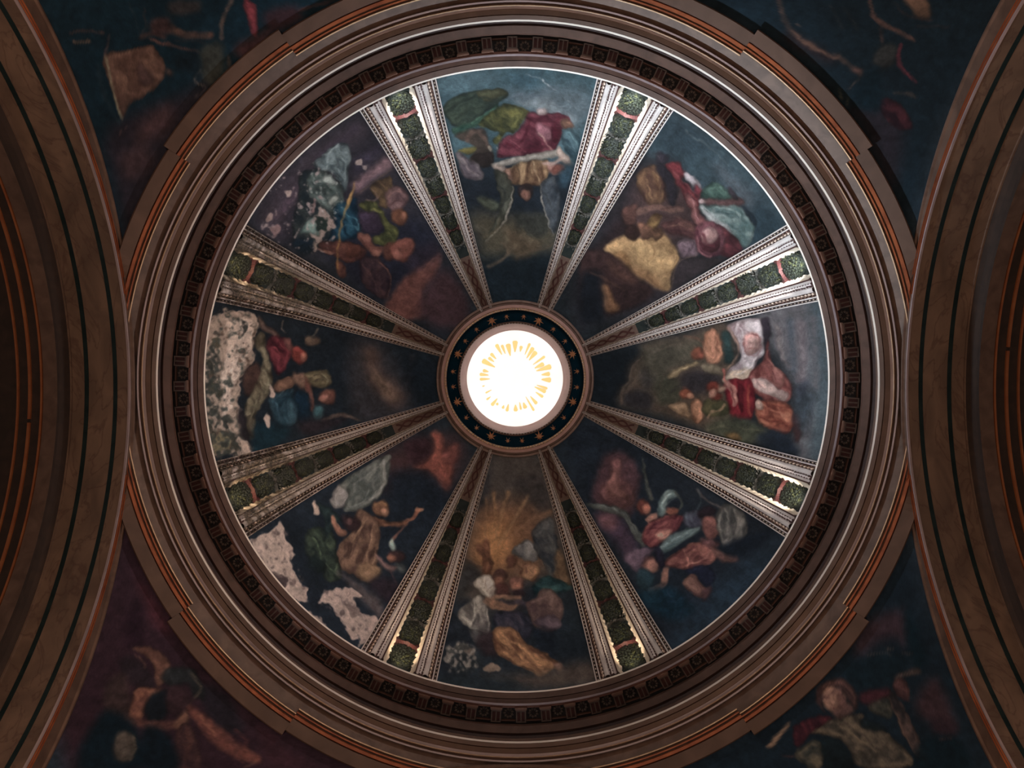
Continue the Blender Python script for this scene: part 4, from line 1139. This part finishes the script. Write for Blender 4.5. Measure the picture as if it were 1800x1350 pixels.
N .25 178,158,154 750,410 800,400 800,430 760,445
N .25 160,144,144 800,440 830,440 820,470 795,465
N .4 128,100,100 500,640 520,640 510,720 495,720
N .3 170,144,132 510,900 540,900 520,960 505,960
F 6 14,26,36 380,880 500,880 500,960 420,960
M .66 5 150,126,122 180,620 420,400 640,560 640,860 520,960 240,860
M .65 4 140,140,134 470,500 680,480 680,700 560,720
# ---- pendentive, upper left
Z 0 0 3.971
F 30 8,22,28 200,-200 2600,-200 1800,500 1000,1800 700,1500
F 20 28,20,24 760,900 1300,640 1500,560 1100,1400 900,1700 800,1300
F 20 50,28,27 960,900 1080,780 1180,740 1200,860 1080,960 960,1010
F 16 44,26,26 850,1080 1020,1020 1060,1150 900,1250
D 60 70,40,30 98,60,44 720,395 880,350 1070,325 1150,520 1020,660 905,720 850,820 780,640
F 6 56,34,30 960,440 1020,470 1085,560 1000,612 960,530
F 4 62,38,30 880,650 910,700 850,810 830,700
S 16,14 3 104,90,66 735,385 770,560 845,830
S 24 4 20,30,34 680,460 740,700 830,860
S 24,20 3 96,60,42 510,295 620,288
S 16 3 60,34,28 480,230 600,210 720,230
S 10,16 3 70,42,38 760,240 730,380
S 56,44 6 74,42,31 1190,200 1300,245 1470,245
S 20,14 3 84,44,34 1040,275 1200,320 1385,365
S 30,20 6 60,34,28 980,260 1080,230 1150,260
F 8 46,26,24 1060,140 1170,130 1180,230 1060,240
F 8 40,32,30 1180,20 1380,0 1380,80 1200,100
S 22,26 4 90,58,44 1620,0 1550,130 1545,270
D 70 70,22,26 116,36,38 1700,0 1787,40 1787,260 1745,210
F 10 40,36,29 1395,350 1540,310 1560,480 1480,610 1410,520
S 20 4 66,44,34 1600,390 1590,480 1540,560
F 4 60,40,34 1160,480 1210,490 1200,520 1165,515
S 10 3 104,78,62 1400,490 1350,560 1420,600
S 8 3 90,70,58 1430,620 1370,670
F 8 10,18,22 1220,400 1340,360 1400,430 1380,520 1240,480
S 8,4 2 90,50,38 830,940 880,890
F 12 54,28,28 1640,330 1780,250 1900,200 1780,400 1700,420
S 14 4 70,32,26 2000,90 2200,40 2330,0
F 12 40,20,22 1850,90 2050,40 2100,140 1900,220
# ---- pendentive, upper right
Z 1350 0 3.971
F 30 10,20,26 -1000,-200 1600,-200 1200,900 900,1800 500,1000 -200,200
F 20 24,18,22 600,760 900,780 940,1000 860,1300 680,900
F 14 28,20,22 150,220 450,380 400,440 150,300
S 30,40,34,20 5 60,40,33 80,0 140,190 320,330 480,400 600,470 640,530
S 14,24 3 84,54,42 160,215 330,340 480,405
S 10 3 70,50,40 200,160 220,185
S 12 4 34,32,30 530,60 580,140 620,200
S 12 4 32,32,32 430,40 520,200
S 20,36,24 4 78,46,36 710,0 740,100 800,160 900,210 1020,285
S 20 4 56,36,32 780,190 800,290
F 6 36,34,32 730,430 800,310 900,320 880,440 800,480
F 6 70,44,38 580,470 660,480 640,530 590,500
S 12 3 84,56,44 630,560 560,620
S 10 3 60,54,40 490,620 515,690
S 8 3 60,54,40 560,680 555,730
S 26,16 3 92,26,32 925,310 910,440 970,515 1030,575
D 70 26,10,16 66,24,28 780,700 860,690 980,790 1000,900 880,880 800,800
S 16 4 54,42,36 880,650 960,645 1040,670
F 10 6,18,24 600,600 760,480 780,760 600,740
F 5 84,54,38 950,-20 1090,-20 1130,120 1040,120 990,60
S 10 4 50,30,26 880,20 980,110 1140,140
S 8 3 40,28,26 1040,180 1180,180 1260,190
# ---- pendentive, lower left
Z 0 1010 3.971
F 30 38,18,23 600,-400 1300,-200 1900,500 2500,1400 500,1400
F 16 56,22,26 960,50 1120,250 1180,400 1050,300
F 14 26,12,18 880,300 960,200 1000,480 900,480
F 10 24,18,22 1380,760 1600,850 1700,1100 1500,1060
D 50 76,42,32 104,60,44 920,510 1050,500 1185,625 1150,740 1095,782 1070,650 1020,570
F 8 30,20,23 835,600 930,570 1045,680 1080,785 950,775 850,690
S 14 3 84,50,38 940,560 1000,610 1005,650
F 8 44,28,26 740,760 880,700 900,980 730,960
D 60 78,40,32 116,64,44 950,790 1070,790 1135,800 1030,900 995,1000 895,985 910,900
F 6 12,16,20 1020,880 1130,800 1180,820 1160,1000 1040,1020
F 5 24,24,24 1120,720 1180,650 1350,670 1420,790 1425,870 1340,840 1300,770 1180,770
S 14 4 84,62,46 1330,700 1400,790 1360,850
S 10 3 60,44,36 1370,840 1320,900
F 6 40,22,24 1195,775 1320,830 1310,965 1200,975 1150,880
S 70,60 7 84,44,34 900,1010 1080,1055 1220,1050
F 5 98,58,42 1210,1030 1300,950 1310,1020 1230,1090
S 40,110,110,60 7 96,46,34 1330,930 1440,1050 1600,1190 1790,1290
S 14 4 122,66,46 1400,980 1480,1080 1500,1110
S 14 4 70,34,28 1400,1110 1560,1230 1700,1310
D 80 40,22,24 70,38,32 1250,1060 1350,1100 1400,1350 1220,1350
F 12 5,18,24 700,975 850,985 960,1090 1010,1350 540,1350
F 10 6,16,22 1010,1060 1180,1130 1240,1350 1000,1350
E 6 60,46,37 870,1200 80,110
S 10 4 90,70,52 930,1140 945,1220 910,1290
S 14 5 80,34,30 1640,1080 1720,1150 1700,1200
S 10 3 96,60,42 1700,1350 1780,1310
F 14 44,20,24 1800,1060 2000,1200 2200,1340 1900,1350
# ---- pendentive, lower right
Z 1350 1010 3.971
F 30 12,20,26 -700,1400 -200,1100 800,0 900,-400 1100,200 1600,1400
F 16 40,24,27 700,320 930,250 960,480 880,440 760,480 650,560 600,480
F 16 44,25,27 1080,790 1180,740 1310,1020 1250,1080 1040,960
F 12 34,20,24 1150,1000 1300,1040 1300,1120 1160,1120
F 10 6,18,23 970,250 1050,400 1110,600 1060,660 990,560
F 10 10,20,25 540,650 700,575 850,550 960,570 960,680 760,800 580,770
S 12 3 84,58,44 830,520 870,515
S 10 3 60,46,38 700,560 800,545 850,560
S 8 3 60,40,32 930,550 1010,545
F 4 52,30,27 335,880 345,790 430,732 540,738 625,850 610,940 560,880 500,810 420,790 380,860 395,965
S 10,5 2 84,50,40 360,820 420,750 520,755
S 10,5 2 78,46,38 560,790 600,850 600,910
S 8,4 2 36,22,22 480,770 560,820 580,900
E 2.5 120,76,58 448,872 66,98 -22
F 3 84,50,42 490,800 545,860 550,930 500,965 480,900
S 14,8 1.5 56,30,28 385,868 405,852 425,850
S 14,8 1.5 52,28,28 440,828 462,812 482,815
S 8 1.5 44,24,24 392,872 418,862
S 8 1.5 40,22,24 448,838 474,828
S 10,14 1.5 142,92,70 432,848 442,880 455,905
S 8,5 1.5 66,36,32 440,908 462,912
S 9,6 1.5 60,24,26 440,940 470,930 485,924
S 8 1.5 132,84,66 450,962 480,955
S 12 2 136,88,66 410,890 420,930
F 5 70,42,36 445,960 560,900 600,960 490,1015
D 30 42,34,28 88,66,48 285,1110 400,1030 480,1010 660,970 655,1040 760,1060 880,1150 1010,1290 950,1350 640,1350 560,1210 430,1120
F 6 14,20,22 650,1010 760,1030 830,1080 760,1100 660,1070
D 40 30,30,26 66,54,42 700,900 800,840 850,860 860,1000 740,960
D 60 36,12,18 70,22,26 180,1060 350,985 440,1010 300,1100 200,1210
D 20 20,24,24 84,66,48 180,1260 300,1160 385,1200 370,1350 290,1350
F 6 12,18,20 380,1140 520,1180 600,1350 400,1350
F 3 132,90,64 -10,1200 60,1110 160,1022 115,1090 30,1200
D 70 30,24,24 86,56,46 830,830 862,800 960,950 1110,1280 1070,1305 960,1160 880,970
S 6 2 96,64,50 840,850 900,1000 980,1180 1060,1290
F 4 62,44,38 880,715 980,665 1055,650 1060,690 960,705 900,742
D 80 48,26,26 82,44,38 865,760 930,720 990,780 985,880 920,860 880,810
F 5 52,20,24 640,830 830,790 840,840 680,900
F 10 6,17,22 1080,1150 1300,1130 1420,1350 1040,1350
S 12 3 60,30,26 100,1265 180,1270
S 12 4 50,28,26 1200,1150 1280,1140
Z 740 120 3.376
S 10,4 2 36,46,40 200,300 300,240 420,230 500,215
S 14,6 3 34,44,40 150,260 240,200 360,170 460,190
S 8,4 1.5 92,140,112 300,320 380,270 450,225
S 10,5 2 70,72,36 480,250 470,330 500,380
S 8,4 2 140,140,76 560,240 570,300 540,360
S 8,4 2 56,58,36 620,260 580,320 560,370
S 10,5 2 88,24,40 500,440 560,470 700,490
S 8,4 1.5 176,96,108 520,420 570,450 620,500
S 12,6 2 92,28,42 820,300 790,330 830,380
S 6,3 1.5 170,120,90 840,320 890,330
S 6,3 1.5 110,150,160 880,380 920,450 935,520
S 6,3 1.5 24,40,54 860,420 890,480 880,540
S 8,4 2 60,42,32 560,570 580,640 570,690
S 8,4 2 66,46,34 640,560 650,620 700,690
S 6,3 1.5 190,160,116 520,600 560,570 600,560
S 14,8 3 50,56,60 720,730 760,790 800,860
S 10,6 3 34,40,42 460,700 500,740 480,820
S 12,6 5 92,78,60 600,960 650,1010 700,1050
S 10,6 5 40,40,38 560,940 620,900 700,900
S 16,8 5 96,84,64 380,1000 440,960 470,900
S 8,4 2 132,116,118 250,540 290,600 340,640
S 16,6 4 96,112,126 500,190 620,150 700,160
Z 1020 160 3.375
S 10,4 3 96,112,116 620,240 760,330 880,440
S 10,4 3 76,96,104 760,300 900,420 1010,560
S 8,3 2 96,70,48 400,460 380,540 400,620
S 8,3 2 140,108,74 430,480 460,540 470,600
S 8,4 1.5 168,96,100 560,480 620,550 680,600
S 8,4 1.5 66,22,32 590,520 640,600 690,660
S 8,4 2 190,196,196 730,680 790,740 860,800
S 8,4 2 56,86,88 850,700 930,740 1000,830
S 8,4 2 170,190,188 800,690 880,700 950,740
S 6,3 1.5 112,146,132 760,580 820,570 870,600
S 10,5 2 70,44,40 480,700 540,690 600,690
S 8,4 2 130,96,80 520,800 600,790 660,830
S 8,4 2 50,28,34 540,820 620,830 680,870
S 10,5 3 124,90,56 420,900 440,960 400,1010
S 8,4 3 196,160,110 340,900 360,940 420,960
S 8,4 3 136,100,64 480,1000 500,1060 540,1100
S 10,5 4 88,60,50 60,1080 160,1120 260,1180
S 6,3 1.5 120,60,70 700,800 680,880 700,950
S 6,3 2 140,120,130 600,900 650,930 670,970
S 10,4 2 80,72,80 450,360 480,420 500,440
Z 1040 520 3.75
S 8,4 1.5 226,216,220 960,190 1000,260 990,330
S 8,4 1.5 120,104,112 920,220 980,280 1000,360
S 10,5 2 224,214,216 1080,400 1040,470 960,520
S 8,4 2 128,108,112 1040,400 990,460 940,520
S 8,4 2 186,124,112 1150,420 1200,470 1260,540
S 8,4 2 82,34,36 1100,470 1090,540 1120,600
S 10,5 2 84,30,26 1150,700 1180,780 1240,860
S 8,4 2 204,136,108 1220,740 1260,790 1290,840
S 8,3 2 150,80,60 1130,860 1200,840 1300,830
S 8,3 2 60,12,20 920,600 940,700 960,790
S 10,5 2 150,96,68 760,270 760,330 800,380
S 8,4 2 96,54,44 820,280 830,340 810,420
S 6,3 1.5 184,156,116 530,510 610,475 690,440
S 10,4 4 90,78,66 380,380 470,340 600,310
S 10,4 4 84,66,56 230,640 260,590 300,560
S 8,4 3 40,38,40 520,640 560,600 640,570
S 8,3 3 96,92,70 760,880 840,860 900,870
S 14,6 6 124,112,118 1240,220 1260,330 1250,430
S 10,5 6 70,74,86 1300,400 1290,500 1330,560
S 6,3 1.5 200,150,120 640,640 665,650
Z 1000 760 3.214
S 8,4 2 110,118,114 130,400 240,420 320,470
S 8,4 2 44,46,46 300,450 360,530 400,600
S 8,4 2 170,180,172 530,400 560,350 590,340
S 8,4 2 60,72,74 560,400 590,370 600,350
S 8,4 2 60,24,30 460,540 520,540 580,500
S 8,4 2 56,74,76 540,660 620,610 700,560
S 8,4 2 124,140,136 520,650 600,600 690,550
S 8,4 2 88,46,44 600,740 660,700 700,650
S 8,4 2 178,118,100 700,740 760,720 800,670
S 8,4 2 130,124,116 880,430 900,500 890,580
S 8,4 2 36,36,38 920,430 940,520 930,600
S 8,4 2 128,120,112 960,470 960,540 930,600
S 8,3 2 60,74,76 730,320 740,400 700,470
S 6,2 2 30,44,60 560,900 600,980 580,1060
Z 740 800 3.068
S 6,3 1.5 70,60,52 250,800 240,870 220,890
S 6,3 1.5 190,174,154 290,790 290,860 270,920
S 6,3 1.5 66,56,52 330,800 340,880 340,950
S 6,3 1.5 180,162,144 355,830 365,900 360,950
S 8,4 2 66,40,30 430,1000 500,1060 560,1110
S 8,4 2 180,122,78 520,1020 580,1080 660,1120
S 8,4 2 74,44,34 560,1090 620,1140 650,1170
S 8,4 2 110,80,72 600,800 660,770 710,760
S 8,4 2 60,42,44 600,840 670,810 740,830
S 8,4 2 52,46,58 440,880 500,900 560,960
S 8,4 2 96,90,86 620,430 660,390 700,370
S 6,3 1.5 120,112,108 520,490 570,475 610,500
S 8,4 4 70,54,46 500,1210 640,1220 820,1200
S 6,3 1.5 168,118,86 540,600 580,590 620,610
Z 400 760 3.214
S 8,4 2 130,122,116 700,300 790,240 880,170
S 8,4 2 62,66,64 690,380 780,310 860,240
S 8,4 2 128,124,116 700,420 760,390 800,330
S 8,4 2 160,116,84 700,620 740,560 780,500
S 8,4 2 64,42,36 660,700 710,650 740,580
S 8,4 2 158,112,82 780,800 820,740 840,650
S 8,4 2 96,108,72 480,600 520,660 530,720
S 8,4 2 22,30,30 460,680 520,620 590,610
S 8,4 2 98,108,74 560,740 600,780 620,740
S 6,3 2 168,108,84 600,490 630,540 650,560
S 6,3 2 150,84,66 1180,60 1190,130 1230,200
Z 340 500 3.75
S 8,4 2 150,134,104 460,560 490,640 480,720
S 8,4 2 56,42,32 430,640 450,700 430,780
S 8,4 2 140,124,96 420,760 400,820 380,880
S 8,4 1.5 150,60,66 520,400 560,450 560,520
S 8,4 1.5 48,14,22 560,380 600,440 600,520
S 8,4 2 70,96,108 540,780 560,840 560,900
S 8,4 2 16,34,46 600,740 620,820 620,900
S 6,3 1.5 160,150,110 850,580 890,620 880,660
S 8,4 4 104,78,62 1200,560 1220,620 1290,660
Z 400 160 3.376
S 8,4 2 150,162,160 600,400 590,450 560,470
S 8,4 2 40,48,52 640,380 660,440 650,510
S 8,4 2 146,158,156 680,400 700,460 690,540
S 8,4 2 30,38,40 500,540 560,600 600,680
S 6,3 1.5 60,110,124 680,700 720,750 740,830
S 8,4 2 40,42,26 890,740 930,800 940,870
S 8,4 2 130,92,80 940,640 980,600 1030,600
S 8,4 2 58,34,38 960,680 1000,650 1050,660
S 8,4 2 86,58,56 800,1030 850,1080 880,1150
S 8,4 4 110,66,56 1080,1120 1150,1080 1210,1000
Z 0 0 3.971
S 8,4 3 112,74,56 760,400 860,380 960,340
S 8,4 3 52,30,26 820,420 880,500 900,600
S 8,4 3 106,66,50 900,640 960,660 1010,620
S 10,5 4 36,26,24 1220,280 1320,290 1440,300
S 8,4 3 60,40,32 1000,60 1020,180 990,230
S 8,4 3 26,30,32 900,20 960,160 970,240
Z 1350 1010 3.971
S 8,4 3 100,76,54 480,1040 600,1120 760,1240
S 8,4 3 36,30,26 560,1060 700,1160 860,1290
S 8,4 3 96,74,52 220,1250 300,1190 360,1200
S 8,4 3 22,26,26 240,1290 310,1240 360,1260
S 8,4 3 108,62,50 410,760 480,750 560,790
S 6,3 2 40,22,24 360,900 350,830 380,770
Z 0 1010 3.971
S 10,5 3 120,70,50 940,810 1000,800 1080,830
S 10,5 3 60,30,26 960,900 1000,860 1010,820
S 12,6 4 120,64,46 1360,960 1440,1040 1520,1130
S 12,6 4 64,32,26 1300,1080 1320,1200 1290,1300
''')
# light on each painting, so that the pigments keep their own strength: albedo = colour as it looks / light that falls there
ET = [[[0.343, 0.292, 0.263], [0.562, 0.53, 0.507], [0.783, 0.801, 0.807], [0.967, 1.038, 1.079], [1.184, 1.29, 1.346], [1.349, 1.467, 1.536]], [[0.376, 0.322, 0.293], [0.634, 0.619, 0.604], [0.933, 0.973, 0.985], [1.139, 1.228, 1.269], [1.431, 1.568, 1.637], [1.61, 1.765, 1.844]], [[0.332, 0.279, 0.247], [0.474, 0.423, 0.39], [0.6, 0.581, 0.565], [0.696, 0.715, 0.724], [0.835, 0.866, 0.886], [0.891, 0.918, 0.95]], [[0.28, 0.224, 0.187], [0.328, 0.272, 0.231], [0.375, 0.32, 0.281], [0.38, 0.335, 0.303], [0.426, 0.38, 0.348], [0.451, 0.405, 0.368]], [[0.266, 0.209, 0.174], [0.306, 0.245, 0.202], [0.323, 0.263, 0.223], [0.332, 0.273, 0.234], [0.361, 0.292, 0.248], [0.369, 0.3, 0.256]], [[0.272, 0.215, 0.179], [0.326, 0.26, 0.215], [0.408, 0.322, 0.266], [0.486, 0.383, 0.321], [0.548, 0.432, 0.359], [0.581, 0.454, 0.378]], [[0.251, 0.195, 0.161], [0.333, 0.261, 0.213], [0.42, 0.334, 0.28], [0.5, 0.4, 0.345], [0.579, 0.458, 0.39], [0.637, 0.504, 0.43]], [[0.285, 0.231, 0.2], [0.351, 0.298, 0.266], [0.487, 0.437, 0.406], [0.564, 0.521, 0.502], [0.692, 0.647, 0.628], [0.748, 0.7, 0.683]]]
EP = [[[0.407, 0.337, 0.296], [0.568, 0.514, 0.479], [0.537, 0.463, 0.422]], [[0.332, 0.232, 0.175], [0.367, 0.259, 0.197], [0.38, 0.267, 0.201]], [[0.371, 0.259, 0.196], [0.411, 0.292, 0.225], [0.431, 0.307, 0.232]], [[0.349, 0.247, 0.19], [0.412, 0.294, 0.229], [0.418, 0.292, 0.223]]]
def to_pigment(C):
    lum = C.mean(-1, keepdims=True); C = np.clip(lum + (C - lum) * .78, 0, 255)
    lin = np.where(C / 255 <= .04045, C / 255 / 12.92, ((C / 255 + .055) / 1.055) ** 2.4)
    dx, dy = XX - 908, YY - 670; r = np.hypot(dx, dy); a = (np.degrees(np.arctan2(dx, -dy)) % 360) / 45
    def look(T, rr, a, n):
        T = np.array(T, np.float32); i = np.floor(a).astype(int) % n; t = (a - np.floor(a))[..., None]; j = (i + 1) % n
        rk = np.interp(r, rr, np.arange(len(rr))); k = np.minimum(rk.astype(int), len(rr) - 2); q = (rk - k)[..., None]
        return (T[i, k] * (1 - q) + T[i, k + 1] * q) * (1 - t) + (T[j, k] * (1 - q) + T[j, k + 1] * q) * t
    E = look(ET, [160, 240, 320, 400, 480, 530], a, 8)
    Eo = look(EP, [770, 860, 950], ((a - 1) % 8) / 2, 4)
    E = np.where((r > 600)[..., None], Eo, E)
    return np.clip(lin / np.maximum(E, .05), 0.001, .9).astype(np.float32)
build_frescoes(to_pigment(brushwork(CAN)))
